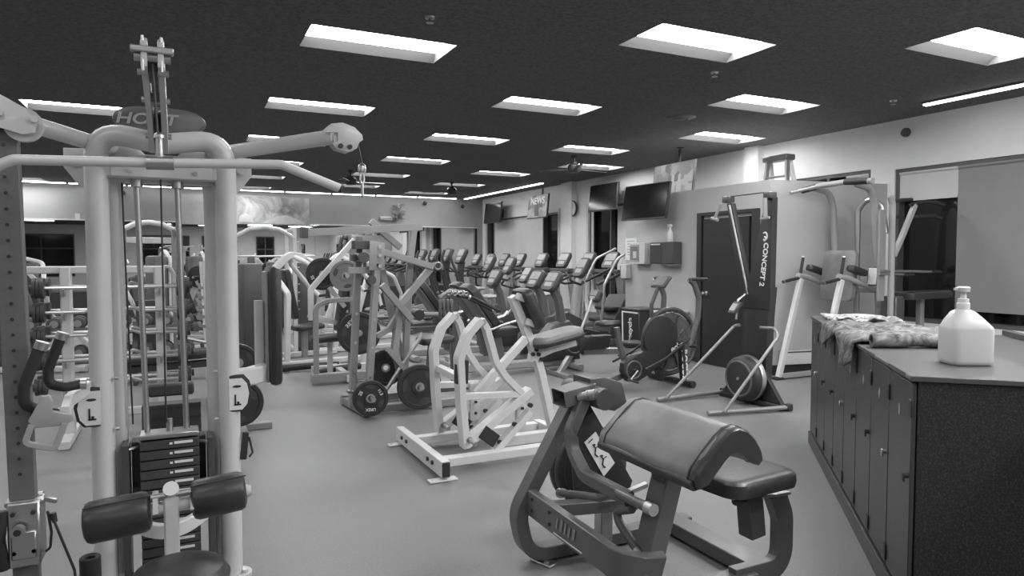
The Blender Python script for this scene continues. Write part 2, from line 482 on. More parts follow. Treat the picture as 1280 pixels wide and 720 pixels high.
# ================================================================== camera
cam = bpy.data.cameras.new('camera'); co = bpy.data.objects.new('camera', cam); C.objects.link(co); sc.camera = co
cam.sensor_width = 36; cam.lens = 854/1280*36; cam.clip_end = 200; cam.clip_start = .05
co.location = (0, 0, 1.5); co.rotation_euler = (math.pi/2-math.atan(38/854), 0, -R(25.9))
# ================================================================== foreground cable station
def circ(c, ax, r, n=20, a0=0, a1=360):
    x, y, z = frame_from(ax); c = Vector(c)
    return [c+(x*math.cos(R(a0+(a1-a0)*k/n))+y*math.sin(R(a0+(a1-a0)*k/n)))*r for k in range(n if abs(a1-a0) >= 360 else n+1)]

CM = thing('cable_machine', 'tall silver cable tower with weight stack, pulley arms and black thigh rollers', 'gym machine', (-.06, 3.42, 0))
YC, XA, XB = 3.42, -.315, .195
# arch: both columns and the rounded top are one bent oval tube
q = Part('frame', SILVER, CM)
q.tube([(XA, YC, .02), (XA, YC, 2.045), (-.06, YC-.01, 2.0), (XB, YC, 2.04), (XB, YC, .02)], oval=(.046, .055), seg=16, fil=.15, fn=8, up=(0, 1, 0))
q.tube([(XA+.055, YC+.10, .05), (XA+.055, YC+.10, 1.93), (XB-.055, YC+.10, 1.93), (XB-.055, YC+.10, .05)], oval=(.036, .035), seg=12, fil=.15, fn=7, up=(0, 1, 0))
q.tube([(XA, YC, 1.875), (XB, YC, 1.875)], rect=(.06, .06), up=(0, 0, 1))
q.box(((XA+XB)/2, YC-.035, 1.875), (.40, .01, .055)); q.box(((XA+XB)/2, YC+.06, 1.84), (.42, .06, .02))
q.tube([(XA, YC+.03, .05), (XB, YC+.03, .05)], rect=(.09, .06), up=(0, 0, 1))
q.tube([(XA+.03, YC, .38), (-.06, 3.02, .37), (XB-.03, YC, .38)], rect=(.03, .06), up=(0, 0, 1), fil=.3, fn=8)      # bowed band behind the rollers
q.done()
for x, s in ((XA, -1), (XB, 1)):
    q = Part('foot_plate', SILVER, CM); q.poly([(x+s*.01+.075*math.cos(t), YC-.01+.07*math.sin(t), 0.0) for t in [2*math.pi*k/16 for k in range(16)]], (0, 0, 1), .018)
    q.cyl((x+s*.055, YC-.03, .018), (x+s*.055, YC-.03, .034), .014, seg=8); q.done()
# bolts
q = Part('bolts', CHROME, CM)
for x in (-.19, .07): q.cyl((x, YC-.04, 1.875), (x, YC-.052, 1.875), .009, seg=8)
for x, s in ((XA, 1), (XB, -1)):
    for z in (.98, .76): q.cyl((x+s*.05, YC-.03, z), (x+s*.066, YC-.03, z), .009, seg=8)
q.done()
# overhead boom towards the seat: two plates with a pulley between
for x in (-.105, -.035):
    q = Part('boom_plate', SILVER, CM)
    pr = [(3.46, 1.97), (3.46, 2.05), (2.98, 2.155), (2.66, 2.245), (2.585, 2.215), (2.60, 2.135), (2.95, 2.05), (3.2, 1.93)]
    q.poly([(x, y, z) for y, z in pr], (1, 0, 0), .02 if x < -.06 else -.02, bev=.004); q.done()
q = Part('boom_bracket', STEEL, CM)
q.cyl((-.125, 2.62, 2.17), (-.015, 2.62, 2.17), .016, seg=12)
q.box((-.07, 2.60, 2.19), (.13, .03, .022)); q.box((-.07, 2.70, 2.155), (.066, .06, .03)); q.box((-.07, 2.9, 2.09), (.064, .05, .04))
for x in (-.098, -.042): q.cyl((x, 2.60, 2.12), (x, 2.60, 2.235), .005, seg=8)
for y, z in ((2.66, 2.13), (2.92, 2.09), (3.2, 2.0)): q.cyl((-.118, y, z), (-.022, y, z), .011, seg=10)
q.done()
q = Part('pulley', PLASTIC, CM)
for (y, z) in ((2.68, 2.16), (3.12, 2.03)):
    q.lathe([(.012, -.012), (.062, -.012), (.055, 0), (.062, .012), (.012, .012)], (-.07, y, z), (1, 0, 0), 22)
q.done()
q = Part('steel_cable', BLACK, CM)
q.tube([(-.07, 2.615, 2.15), (-.055, 2.6, 1.83)], .004, 6); q.tube([(-.07, YC-.0, 1.98), (-.07, YC-.01, .76)], .0045, 6)
q.tube([(XA+.09, YC+.06, 1.86), (XA+.11, YC+.07, .75)], .004, 6); q.done()
q = Part('cable_stop', CHROME, CM); q.cyl((-.055, 2.6, 1.835), (-.055, 2.6, 1.905), .011, seg=10); q.lathe([(.016, 0), (.016, .012), (.006, .02)], (-.055, 2.6, 1.90), (0, 0, 1), 12); q.done()
# name shroud behind the arch
q = Part('name_shroud', GUN, CM)
pts = [(-.07+.195*math.copysign(abs(math.cos(t))**.62, math.cos(t)), 3.6, 2.135+(.062 if math.sin(t) > 0 else .05)*math.sin(t)) for t in [2*math.pi*k/36 for k in range(36)]]
q.poly(pts, (0, 1, 0), .05, bev=.008); sh = q.done()
text(sh, 'HOIST', .07, (-.128, 3.596, 2.136), (1, 0, .02), (0, 0, 1), PLASTIC_L, sx=1.25, shear=.2, bold=.0016)
# pulley covers under the arch
for x, rr_ in ((-.215, .085), (.075, .085)):
    q = Part('pulley_cover', SILVER, CM)
    q.lathe([(0, -.05), (.05, -.045), (.085, -.02), (.09, .03), (0, .03)], (x, YC+.16, 1.93), (0, 1, 0), 22)
    q.lathe([(0, -.004), (.018, -.004), (.018, 0)], (x, YC+.11, 1.93), (0, 1, 0), 10); q.done()
# pulley arms
for s, end, base in ((1, (.635, 3.15, 2.045), (.14, 3.56, 1.985)), (-1, (-.60, 3.02, 2.02), (-.26, 3.56, 1.985))):
    q = Part('pulley_arm', SILVER, CM)
    q.tube([base, end], oval=(.027, .034), seg=14); arm = q.done()
    g = Part('arm_bracket', SILVER, CM)
    x0 = XB+.10 if s > 0 else XA-.11
    g.poly([(x0-s*.12, 3.60, 1.99), (x0+s*.03, 3.60, 1.985), (x0+s*.03, 3.60, 1.90), (x0-s*.02, 3.60, 1.83), (x0-s*.10, 3.60, 1.76)], (0, 1, 0), .012, bev=.003)
    g.lathe([(0, 0), (.028, 0), (.028, .004), (0, .004)], (x0-s*.015, 3.594, 1.93), (0, -1, 0), 14)
    g.done()
    h = Part('pulley_head', SILVER, CM)
    ex, ey, ez = end
    ax = Vector((.10, 1, 0)) if s > 0 else Vector((-.25, 1, -.1))
    if s > 0:
        for off in (-.035, .028):
            c = Vector((ex+.035, ey+off, ez-.002))
            out = [(-.075, .035), (-.05, .055), (0, .062), (.05, .045), (.085, .012), (.088, -.01), (.07, -.02), (.06, -.05), (.02, -.067), (-.03, -.055), (-.05, -.03), (-.02, -.025), (-.02, .02), (-.075, .012)]
            h.poly([(c.x+a, c.y+a*-.1, c.z+b) for a, b in out], (0, 1, 0), .007, bev=.002)
        h.lathe([(.01, -.014), (.055, -.014), (.048, 0), (.055, .014), (.01, .014)], (ex+.05, ey, ez-.012), (0, 1, 0), 22)
        h.done()
        b = Part('head_bolts', BLACK, CM)
        for a, c in ((-.012, -.045), (.028, -.047)): b.cyl((ex+.035+a, ey-.045, ez+c), (ex+.035+a, ey-.03, ez+c), .011, seg=10)
        b.done()
    else:
        for off in (-.04, .03):
            c = Vector((ex+.07, ey+off-.06, ez-.03))
            h.poly([(c.x+a, c.y, c.z+b) for a, b in [(-.16, .03), (-.1, .07), (-.02, .075), (.05, .035), (.085, -.01), (.08, -.05), (.04, -.06), (-.05, -.03), (-.16, -.02)]], (0, 1, 0), .008, bev=.002)
        h.lathe([(.01, -.016), (.06, -.016), (.053, 0), (.06, .016), (.01, .016)], (ex+.11, ey-.06, ez-.05), (0, 1, 0), 22)
        for a, b_ in ((.0, -.02), (.1, -.035)): h.cyl((ex+.05+a, ey-.115, ez+b_), (ex+.05+a, ey-.1, ez+b_), .012, seg=10)
        h.done()
q = Part('hanging_cable', BLACK, CM); q.tube([(.74, 3.15, 2.03), (.752, 3.15, 1.985), (.762, 3.15, 1.93)], .004, 6); q.done()
q = Part('snap_hook', CHROME, CM)
q.tube([(.748, 3.15, 1.925), (.745, 3.15, 1.90), (.752, 3.15, 1.885), (.772, 3.15, 1.885), (.778, 3.15, 1.90), (.775, 3.15, 1.925), (.762, 3.15, 1.935)], .0035, 6, closed=True)
q.box((.762, 3.15, 1.908), (.022, .022, .03), bev=.006)
q.tube([(.757, 3.15, 1.885), (.753, 3.15, 1.86), (.757, 3.15, 1.84), (.767, 3.15, 1.84), (.771, 3.15, 1.86), (.767, 3.15, 1.885)], .0045, 6, closed=True)
q.tube([(.762, 3.15, 1.842), (.763, 3.15, 1.79)], .007, 8); q.ball((.764, 3.15, 1.785), .009); q.done()
# guide rods, weight stacks
for x, x2 in ((-.165, -.137), (-.005, .022)):
    q = Part('guide_rod', STEEL, CM); q.cyl((x, YC+.02, 1.85), (x2, YC+.02, .06), .0125, seg=12); q.cyl((x, YC+.02, 1.855), (x, YC+.02, 1.81), .024, seg=12); q.done()
SX0, SX1 = -.175, .062; scx = (SX0+SX1)/2
q = Part('top_plate', STEEL, CM); q.box((scx, YC, .71), (SX1-SX0, .12, .022)); q.cyl((scx, YC, .715), (scx, YC, .775), .014, seg=10); q.done()
for k in range(14):
    z = .672-k*.0435
    q = Part('weight_plate', IRON, CM); q.box((scx, YC, z), (SX1-SX0, .12, .0385), bev=.003); w = q.done()
    l = Part('number_strip', LETTER, w); l.box((scx+.055, YC-.0615, z+.006), (.075, .003, .011), bev=0); l.box((scx+.005, YC-.0615, z+.004), (.012, .003, .009), bev=0); l.done(smooth=0)
q = Part('rear_weight_stack', IRON, CM)
q.box((-.05, YC+.33, .70), (.26, .1, .17)); q.box((-.05, YC+.33, .4), (.26, .1, .4))
for k in range(8): q.box((-.05, YC+.279, .77-k*.05), (.262, .004, .004), bev=0)
q.box((-.05, YC+.28, .86), (.20, .06, .06), bev=.01); q.done()
for x, s in ((XA+.085, -1), (XB-.085, 1)):
    q = Part('stack_shroud', CHAR, CM)
    q.tube([(x, YC+.02, .06), (x, YC+.02, .68)], rect=(.13, .028), up=(1, 0, 0)); q.done()
    q = Part('side_weight', IRON, CM); q.box((x-s*.055, YC+.1, .55), (.075, .1, .24)); q.box((x-s*.07, YC+.06, .4), (.10, .12, .16)); q.done()
    q = Part('side_link', CHROME, CM); q.tube([(x-s*.0, YC-.02, .655), (x-s*.045, YC, .66)], .008, 8); q.done()
# placards on the columns
for x, s, z in ((XA-.035, -1, .865), (XB+.03, 1, .875)):
    q = Part('placard', BLACK, CM)
    yy_ = YC-.055
    pr = [(s*-.035, .085), (s*.03, .085), (s*.055, .055), (s*.065, 0), (s*.055, -.055), (s*.03, -.085), (s*-.035, -.085)]
    q.poly([(x+a, yy_, z+b) for a, b in pr], (0, 1, 0), .02, bev=.004); pl = q.done()
    q = Part('placard_face', PAPER, pl); q.poly([(x+a*.86-s*.004, yy_-.0015, z+b*.86-.004) for a, b in pr], (0, 1, 0), .001); q.done()
    q = Part('printed_figure', DARKINK, pl)
    q.poly([(x+.012*math.cos(t)*1.6, yy_-.003, z+.032+.006*math.sin(t)) for t in [2*math.pi*k/12 for k in range(12)]], (0, 1, 0), .001)
    for a, b, c, d in ((-.004, -.03, .007, .05), (.006, -.052, .03, .007), (.008, -.045, .01, .014)): q.box((x+a-.004, yy_-.003, z+b), (c, .001, d), bev=0)
    q.done()
# thigh roller bar over the seat
q = Part('roller_post', SILVER, CM)
q.tube([(-.045, 2.72, .08), (-.045, 2.72, .66)], rect=(.05, .06), up=(0, 1, 0)); q.tube([(-.02, 2.60, .06), (-.02, 3.35, .06)], rect=(.08, .07), up=(0, 0, 1)); q.done()
q = Part('post_knob', WHITE, CM); q.cyl((-.045, 2.72, .655), (-.045, 2.685, .68), .026, seg=18); q.cyl((-.045, 2.75, .64), (-.045, 2.69, .675), .012); q.done()
q = Part('roller_axle', SILVER, CM); q.tube([(-.32, 2.72, .588), (.215, 2.72, .622)], .024, 14); q.cyl((.212, 2.72, .622), (.225, 2.72, .6225), .02); q.done()
q = Part('axle_clamp', STEEL, CM)
for x in (-.095, .025): q.tube([(x, 2.66, .60), (x, 2.70, .655), (x, 2.75, .655), (x, 2.77, .60)], rect=(.014, .02), up=(1, 0, 0), fil=.02)
q.cyl((-.11, 2.7, .65), (.035, 2.7, .655), .012, seg=10); q.done()
for a, b in (((-.315, 2.72, .585), (-.11, 2.72, .60)), ((.02, 2.72, .613), (.205, 2.72, .628))):
    q = Part('foam_roller', VINYL, CM); a, b = Vector(a), Vector(b); L_ = (b-a).length
    q.lathe([(0, 0), (.05, .0), (.066, .008), (.072, .022), (.073, L_*.5), (.072, L_-.022), (.066, L_-.008), (.05, L_), (0, L_)], a, b-a, 28)
    q.tube([a+Vector((0, -.035, .064)), b+Vector((0, -.035, .064))], .0025, 6); q.done()
q = Part('seat', VINYL, CM)
q.lathe([(0, .062), (.08, .058), (.135, .042), (.155, .01), (.15, -.02), (0, -.02)], (-.02, 2.47, .435), (0, .0, 1), 30); q.done()
q = Part('seat_post', SILVER, CM); q.tube([(-.02, 2.47, .02), (-.02, 2.47, .43)], rect=(.06, .06), up=(0, 1, 0)); q.box((-.02, 2.47, .02), (.3, .08, .04)); q.done()
# adjustable perforated upright with its carriage
px_, py_ = -.535, 3.0
q = Part('perforated_upright', mat('dark_grey_paint', .13, .42, 0, .05), CM); q.tube([(px_+.012, py_, .02), (px_-.018, py_, 2.0)], rect=(.08, .05), up=(0, -1, 0), rr=.12)
q.box((px_+.01, py_, .02), (.2, .3, .03)); q.done()
q = Part('index_hole_pattern', BLACK, CM)
for k in range(23):
    z = .72+k*.056; x = px_+.012-.03*(z-.02)/1.98
    q.cyl((x, py_-.0405, z), (x, py_-.039, z), .0065, seg=10)
q.done()
q = Part('carriage', STEEL, CM)
q.box((px_+.012, py_-.005, .505), (.098, .125, .235), bev=.006); q.box((px_+.012, py_-.02, .615), (.118, .06, .02)); q.box((px_+.012, py_-.072, .47), (.075, .012, .1), bev=.004)
q.cyl((px_, py_-.08, .53), (px_, py_-.11, .53), .022, seg=16); q.box((px_+.075, py_-.01, .61), (.07, .02, .02), rot=(0, 20, 0)); car = q.done()
q = Part('carriage_bolts', BLACK, car)
for a in (-.03, .03):
    for z in (.585, .445): q.cyl((px_+.012+a, py_-.078, z), (px_+.012+a, py_-.066, z), .008, seg=8)
q.cyl((px_, py_-.112, .53), (px_, py_-.109, .53), .012, seg=12); q.done()
q = Part('carriage_grip', RUBBER, car); q.tube([(px_-.05, py_-.06, .60), (px_-.062, py_-.07, .5), (px_-.05, py_-.06, .39)], .02, 12, fil=.1); q.done()
q = Part('low_cable', BLACK, CM); q.tube([(px_+.075, py_-.0, .56), (px_+.085, py_, .48), (px_+.08, py_, .42), (px_+.065, py_, .41)], .005, 6, fil=.03); q.tube([(px_+.085, py_, .55), (px_+.16, py_-.05, .34), (px_+.17, py_-.05, .18)], .005, 6)
q.lathe([(0, 0), (.012, 0), (.009, .035), (0, .035)], (px_+.09, py_, .55), (.2, 0, -1), 10); q.done()
q = Part('floor_rail', SILVER, CM); q.tube([(px_+.02, 3.03, .05), (-.1, 3.38, .05)], rect=(.06, .05), up=(0, 0, 1)); q.done()
q = Part('rubber_bumper', RUBBER, CM); q.lathe([(.036, 0), (.036, .08), (.03, .085), (.018, .078), (.018, .02), (0, .02)], (-.33, 3.0, .28), (0, 0, 1), 18); q.cyl((-.33, 3.0, .02), (-.33, 3.0, .29), .015); q.done()
# press arm on the left column: two J-shaped grips on a pale forked bracket
q = Part('press_arm_bracket', PLASTIC_L, CM)
def nb(x, z): return (x*.905, 2.90, 1.5+(z-1.5)*.905)
q.poly([nb(*p) for p in [(-.548, .86), (-.50, .955), (-.475, .955), (-.465, .93), (-.477, .885), (-.40, .875), (-.395, .85), (-.43, .83), (-.53, .83)]], (0, 1, 0), .03, bev=.006); pab = q.done('pale boomerang-shaped plate')
q = Part('bracket_hoop', PLASTIC_L, pab); q.tube([nb(-.535, .845), nb(-.56, .775), nb(-.46, .742), nb(-.425, .84)], rect=(.02, .02), up=(0, 1, 0), fil=.02); q.done()
q = Part('bracket_arm', SILVER, pab); q.tube([(-.39, 2.94, .93), (-.41, 3.2, .93), (-.36, 3.40, .95)], rect=(.03, .05), up=(0, 0, 1)); q.done()
for pts in ([(-.458, 2.93, 1.18), (-.508, 2.93, 1.042), (-.513, 2.94, .978), (-.465, 2.98, .935), (-.44, 3.16, .89)], [(-.43, 3.2, 1.185), (-.475, 3.2, 1.06), (-.475, 3.2, 1.0), (-.42, 3.2, .985), (-.37, 3.22, .99)]):
    q = Part('press_grip', RUBBER, CM); q.tube(pts, .019, 12, fil=.05); gr = q.done()
    q = Part('grip_cap', CHROME, gr); q.cyl(Vector(pts[0])-Vector((.0, 0, .008)), Vector(pts[0])+Vector((.01, 0, .018)), .023, seg=14); q.cyl(pts[-1], Vector(pts[-1])+Vector((.02, .0, .0)), .022, seg=12); q.done()
# back pad on a bracket off the right column
q = Part('pad_bracket', SILVER, CM)
q.tube([(XB+.01, YC+.05, .93), (.30, 3.58, .915), (.38, 3.66, .92), (.385, 3.74, .92)], rect=(.07, .085), up=(0, 0, 1), fil=.06); q.tube([(.36, 3.72, .90), (.36, 3.72, 1.28)], rect=(.045, .06), up=(0, 1, 0)); q.done()
q = Part('back_pad', VINYL, CM); q.box((.425, 3.70, 1.155), (.062, .26, .6), bev=.026); q.done()
q = Part('pad_backing', SILVER_DK, CM); q.box((.389, 3.70, 1.15), (.012, .2, .56), bev=.004); q.done()
q = Part('hand_lever', BLACK, CM); q.box((.255, YC-.03, .62), (.03, .008, .13), rot=(0, 6, 0)); q.tube([(.275, YC-.03, .66), (.29, YC-.03, .585), (.275, YC-.03, .565)], .005, 8); q.done()

# the long bar hanging from the boom
LB = thing('lat_bar', 'long bent silver lat bar hanging from the cable tower boom', 'lat bar', (-.055, 2.6, 1.815))
q = Part('bar', SILVER, LB)
q.tube([(-.62, 2.66, 1.73), (-.465, 2.63, 1.808), (-.055, 2.6, 1.818), (.33, 2.57, 1.832), (.535, 2.555, 1.755)], .0165, 14, fil=.05); q.done()
q = Part('bar_sleeve', STEEL, LB); q.cyl((-.095, 2.603, 1.817), (-.012, 2.597, 1.819), .023, seg=16); q.cyl((-.055, 2.6, 1.80), (-.055, 2.6, 1.85), .012); q.done()
for a, b in (((-.62, 2.66, 1.73), (-.628, 2.662, 1.726)), ((.535, 2.555, 1.755), (.543, 2.554, 1.751))):
    q = Part('bar_end_cap', BLACK, LB); q.cyl(a, b, .017, seg=14); q.done()
# ================================================================== preacher curl machine in the foreground
PM = thing('preacher_curl_machine', 'charcoal preacher curl machine with an arched arm pad and a small seat', 'gym machine', (1.95, 2.45, 0))
def rt(name, m, pts, rect, up, fil=.0, label=None, root=None, fn=6, rr=.12):
    q = Part(name, m, root or PM); q.tube(pts, rect=rect, up=up, fil=fil, fn=fn, rr=rr); return q.done(label)
# J-shaped side frame: floor runner that bends up into the leaning upright
rt('side_frame', GUN, [(2.5, 2.93, .045), (1.50, 2.93, .045), (1.45, 2.93, .26), (1.76, 2.86, .86)], (.065, .085), (0, 1, 0), .17)
q = Part('frame_foot', STEEL, PM); q.box((1.585, 2.90, .006), (.07, .13, .012), rot=(0, 0, 20)); q.cyl((1.58, 2.87, .01), (1.58, 2.87, .022), .012); q.done()
# low front rail with printed band, curving in to the pad post
pts = fillet([(1.5, 2.9, .325), (1.5, 2.30, .315), (1.50, 2.12, .31), (1.66, 2.09, .30)], .16, 8)
q = Part('front_rail', GUN, PM); q.tube(pts, rect=(.125, .04), up=(1, 0, 0), rr=.2)
rail = q.done()
q = Part('rail_stripe', LETTER, rail); q.tube([(1.478, 2.62, .272), (1.478, 2.38, .272)], rect=(.006, .002), up=(1, 0, 0)); q.done()
q = Part('printed_name', SILVER_DK, rail)
for k, (w, h) in enumerate([(.014, .05), (.02, .055), (.016, .05), (.014, .045), (.018, .05)]):
    y = 2.60-k*.035; q.poly([(1.477, y, .30), (1.477, y-w, .30), (1.477, y-w-.012, .30+h), (1.477, y-.012, .30+h)], (-1, 0, 0), .001)
q.cyl((1.479, 2.44, .342), (1.475, 2.44, .342), .008); q.done()
q = Part('rail_bolts', BLACK, rail)
for y, z in ((2.83, .355), (2.83, .30), (2.66, .35), (2.66, .295)): q.cyl((1.48, y, z), (1.472, y, z), .008, seg=8)
q.done()
# base runners
rt('base_cross', GUN, [(2.40, 3.0, .05), (2.40, 2.30, .05)], (.12, .07), (0, 0, 1))
rt('centre_runner', GUN, [(1.56, 2.2, .05), (2.3, 2.27, .05)], (.11, .07), (0, 0, 1))
rt('stub_rail', GUN, [(1.55, 2.84, .29), (2.02, 2.76, .28)], (.07, .06), (0, 0, 1))
# post under the arm pad
rt('pad_post', GUN, [(1.53, 2.13, .0), (1.745, 2.15, .665)], (.085, .10), (0, 1, 0))
q = Part('pad_bracket', CHAR, PM); q.poly([(1.70, 2.11, .56), (1.93, 2.11, .76), (1.80, 2.11, .80), (1.66, 2.11, .70)], (0, 1, 0), .07); q.box((1.80, 2.14, .745), (.1, .34, .05)); q.done()
# C-shaped seat frame
rt('seat_frame', GUN, [(2.2, 2.27, .06), (2.50, 2.27, .06), (2.50, 2.27, .30), (2.43, 2.255, .432)], (.10, .05), (0, 1, 0), .11, fn=8)
q = Part('frame_top_plate', STEEL, PM); q.box((2.39, 2.25, .435), (.17, .11, .014), rot=(0, 3, 0)); q.done('pale worn top plate')
q = Part('seat_sleeve', CHAR, PM); q.box((2.285, 2.25, .35), (.085, .085, .20), rot=(0, -7, 0)); q.done()
q = Part('seat_knob', BLACK, PM); q.cyl((2.235, 2.23, .425), (2.17, 2.22, .435), .008); q.ball((2.165, 2.22, .435), .018); q.done()
rt('seat_post', GUN, [(2.295, 2.25, .36), (2.265, 2.25, .52)], (.06, .06), (0, 1, 0))
q = Part('seat_lever', STEEL, PM); q.tube([(2.31, 2.20, .515), (2.37, 2.19, .50), (2.40, 2.19, .525), (2.38, 2.19, .545), (2.32, 2.2, .535)], .009, 8, fil=.015); q.done()
def rounded_rect(w, h, r, n=5):
    out = []
    for cx, cy, a in ((w/2-r, h/2-r, 0), (-w/2+r, h/2-r, 90), (-w/2+r, -h/2+r, 180), (w/2-r, -h/2+r, 270)):
        for k in range(n+1): t = R(a+90*k/n); out.append((cx+r*math.cos(t), cy+r*math.sin(t)))
    return out
def cushion(part, c, ux, uy, w, h, th, r=.05, soft=.02):
    """padded board: w along ux, h along uy, thickness th along ux x uy"""
    ux, uy = Vector(ux).normalized(), Vector(uy).normalized(); n = ux.cross(uy); c = Vector(c)
    rings = []
    for d, z in ((soft, 0), (.004, soft*.35), (0, th*.45), (.004, th-soft*.55), (soft*.6, th-soft*.12), (soft*1.8, th)):
        rings.append([c+ux*x+uy*y+n*(z-th/2) for x, y in rounded_rect(w-2*d, h-2*d, max(r-d*.6, .01))])
    part.loft(rings); return part
q = Part('seat', VINYL, PM)
cushion(q, (2.185, 2.225, .543), (.96, .12, -.03), (-.12, 1, .0), .45, .34, .08, .08, .03); st = q.done()
q = Part('seat_board', CHAR, st); q.box((2.22, 2.24, .51), (.3, .2, .02), rot=(0, 3, 7)); q.done()
# arched arm pad: a fat cushion folded over a ridge
prof_o = [(1.615, .685), (1.60, .72), (1.612, .752), (1.66, .80), (1.715, .852), (1.76, .882), (1.80, .888), (1.845, .872), (1.885, .835), (1.915, .79), (1.925, .755), (1.905, .735), (1.875, .745)]
prof_i = [(1.83, .785), (1.795, .80), (1.765, .80), (1.73, .775), (1.69, .735), (1.65, .695)]
prof = prof_o+prof_i
q = Part('arm_pad', VINYL_LT, PM)
n_ = len(prof); rings = []
cx = sum(p[0] for p in prof)/n_; cz = sum(p[1] for p in prof)/n_
random.seed(3)
for k, t in enumerate([0, .012, .04, .12, .25, .4, .55, .7, .82, .93, .975, .99, 1]):
    y = 1.835+.62*t; sc_ = {0: .90, .012: .965, .99: .965, 1: .90}.get(t, 1.0)
    rings.append([(cx+(px-cx)*sc_+(.004*math.sin(9*t+px*40) if 0 < t < 1 else 0), y+(.0), cz+(pz-cz)*sc_+(.003*math.sin(17*t+px*60) if .02 < t < .98 else 0)) for px, pz in prof])
q.loft(rings); pad = q.done(smooth=60)
q = Part('pad_piping', BLACK, pad)
for y in (1.875, 2.405): q.tube([(px, y, pz+.002) for px, pz in prof_o], .004, 6)
q.done()
q = Part('pad_edge', VINYL, pad)
q.tube([(1.612, 1.85, .70), (1.612, 2.44, .70)], .022, 10); q.loft([[(cx+(px-cx)*s_, y, cz+(pz-cz)*s_) for px, pz in prof] for y, s_ in ((1.868, 1.004), (1.84, 1.0), (1.830, .93))]); q.done()
# lifting arm, its pivot housing and weights
q = Part('pivot_hub', CHAR, PM); q.cyl((1.74, 2.93, .85), (1.74, 2.60, .85), .05, seg=20); q.done()
rt('lever_arm', GUN, [(1.68, 2.68, .86), (1.60, 2.68, .70), (1.60, 2.66, .62), (1.58, 2.52, .545), (1.60, 2.22, .535)], (.05, .055), (0, 0, 1), .10, fn=7, rr=.3)
q = Part('pivot_cap', STEEL, PM); q.cyl((1.68, 2.66, .865), (1.70, 2.62, .875), .026, seg=14); q.cyl((1.645, 2.68, .855), (1.67, 2.64, .87), .02); q.done()
q = Part('curl_bar', GUN, PM)
q.tube([(1.58, 2.27, .545), (1.585, 2.08, .548)], .02, 12); q.tube([(1.59, 2.30, .54), (1.595, 2.42, .475), (1.60, 2.58, .435), (1.60, 2.75, .39)], .018, 12, fil=.06)
q.tube([(1.60, 2.20, .50), (1.60, 2.31, .455), (1.60, 2.29, .415), (1.60, 2.16, .345)], .018, 12, fil=.05); cb = q.done()
for a, b in (((1.585, 2.085, .548), (1.587, 2.045, .549)), ((1.60, 2.745, .392), (1.60, 2.775, .384)), ((1.60, 2.165, .348), (1.60, 2.14, .335))):
    q = Part('bar_end', CHROME, cb); q.cyl(a, b, .024, seg=16); q.done('pale metal grip end')
rt('link_rod', STEEL, [(1.86, 2.70, .345), (2.02, 2.66, .40)], (.035, .02), (0, 0, 1))
q = Part('counter_tube', GUN, PM)
d_ = Vector((.13, -.02, .055)); c0 = Vector((1.655, 2.74, .862))
for off, sz in (((0, 0, .034), (.17, .12, .006)), ((0, 0, -.034), (.17, .12, .006))): q.box(c0+Vector(off), sz, rot=(0, -10, 0), bev=.001)
for off, sz in (((0, .058, 0), (.17, .006, .07)), ((0, -.058, 0), (.17, .006, .07))): q.box(c0+Vector(off), sz, rot=(0, -10, 0), bev=.001)
q.done()
q = Part('counter_block', CHAR, PM); q.poly([(1.72, 2.70, .93), (1.80, 2.70, .935), (1.90, 2.70, .90), (1.93, 2.70, .80), (1.86, 2.70, .765), (1.76, 2.70, .79), (1.72, 2.70, .83)], (0, 1, 0), .16, bev=.006); q.done()
q = Part('shroud_plate', BLACK, PM); q.poly([(1.68, 2.83, .76), (1.80, 2.83, .78), (1.90, 2.83, .62), (2.06, 2.83, .36), (2.02, 2.83, .26), (1.72, 2.83, .33)], (0, 1, 0), .02, bev=.004); shp = q.done()
def quad_frame(p0, p1, p2, p3): return [Vector(p0), Vector(p1), Vector(p2), Vector(p3)]
q = Part('instruction_placard', PAPER, shp); q.poly(quad_frame((1.765, 2.826, .595), (1.83, 2.826, .64), (1.945, 2.826, .47), (1.88, 2.826, .41)), (0, -1, 0), .003); ins = q.done()
q = Part('printed_figure', DARKINK, ins)
for cx_, cz_ in ((1.83, .56), (1.875, .50)):
    q.tube([(cx_-.018, 2.820, cz_+.02), (cx_, 2.820, cz_), (cx_+.018, 2.820, cz_+.012)], .003, 4); q.tube([(cx_, 2.820, cz_), (cx_-.004, 2.820, cz_-.03), (cx_+.012, 2.820, cz_-.045)], .0035, 4); q.cyl((cx_-.008, 2.8225, cz_+.016), (cx_-.008, 2.8195, cz_+.016), .006, seg=10)
q.box((1.80, 2.821, .60), (.03, .001, .006), rot=(0, -35, 0), bev=0); q.done()
def weight_disc(part, c, ax, r, th, hole=.025):
    part.lathe([(hole, -th/2), (r*.35, -th/2), (r*.36, -th*.3), (r*.78, -th*.3), (r*.82, -th/2), (r-.006, -th/2), (r, -th*.3), (r, th*.3), (r-.006, th/2), (r*.82, th/2), (r*.78, th*.3), (r*.36, th*.3), (r*.35, th/2), (hole, th/2)], c, ax, 36, closed=True)
q = Part('weight_horn', STEEL, PM); q.cyl((1.93, 2.86, .40), (1.93, 3.16, .40), .024); q.box((1.93, 2.90, .30), (.07, .07, .5)); q.done()
WP = []
for k in range(2):
    t = thing('weight_plate', ['black weight plate hanging on the preacher curl machine, inner of two', 'black weight plate hanging on the preacher curl machine, outer of two'][k], 'weight plate', (1.93, 3.02+k*.055, .40), 0, 'plates on the preacher curl machine')
    q = Part('plate_body', IRON, t); weight_disc(q, (1.93, 3.02+k*.055, .40), (0, 1, 0), .215, .048, .026); q.done()
    q = Part('hub', STEEL, t); q.lathe([(.0255, -.026), (.045, -.026), (.045, .026), (.0255, .026)], (1.93, 3.02+k*.055, .40), (0, 1, 0), 20, closed=True); q.done()

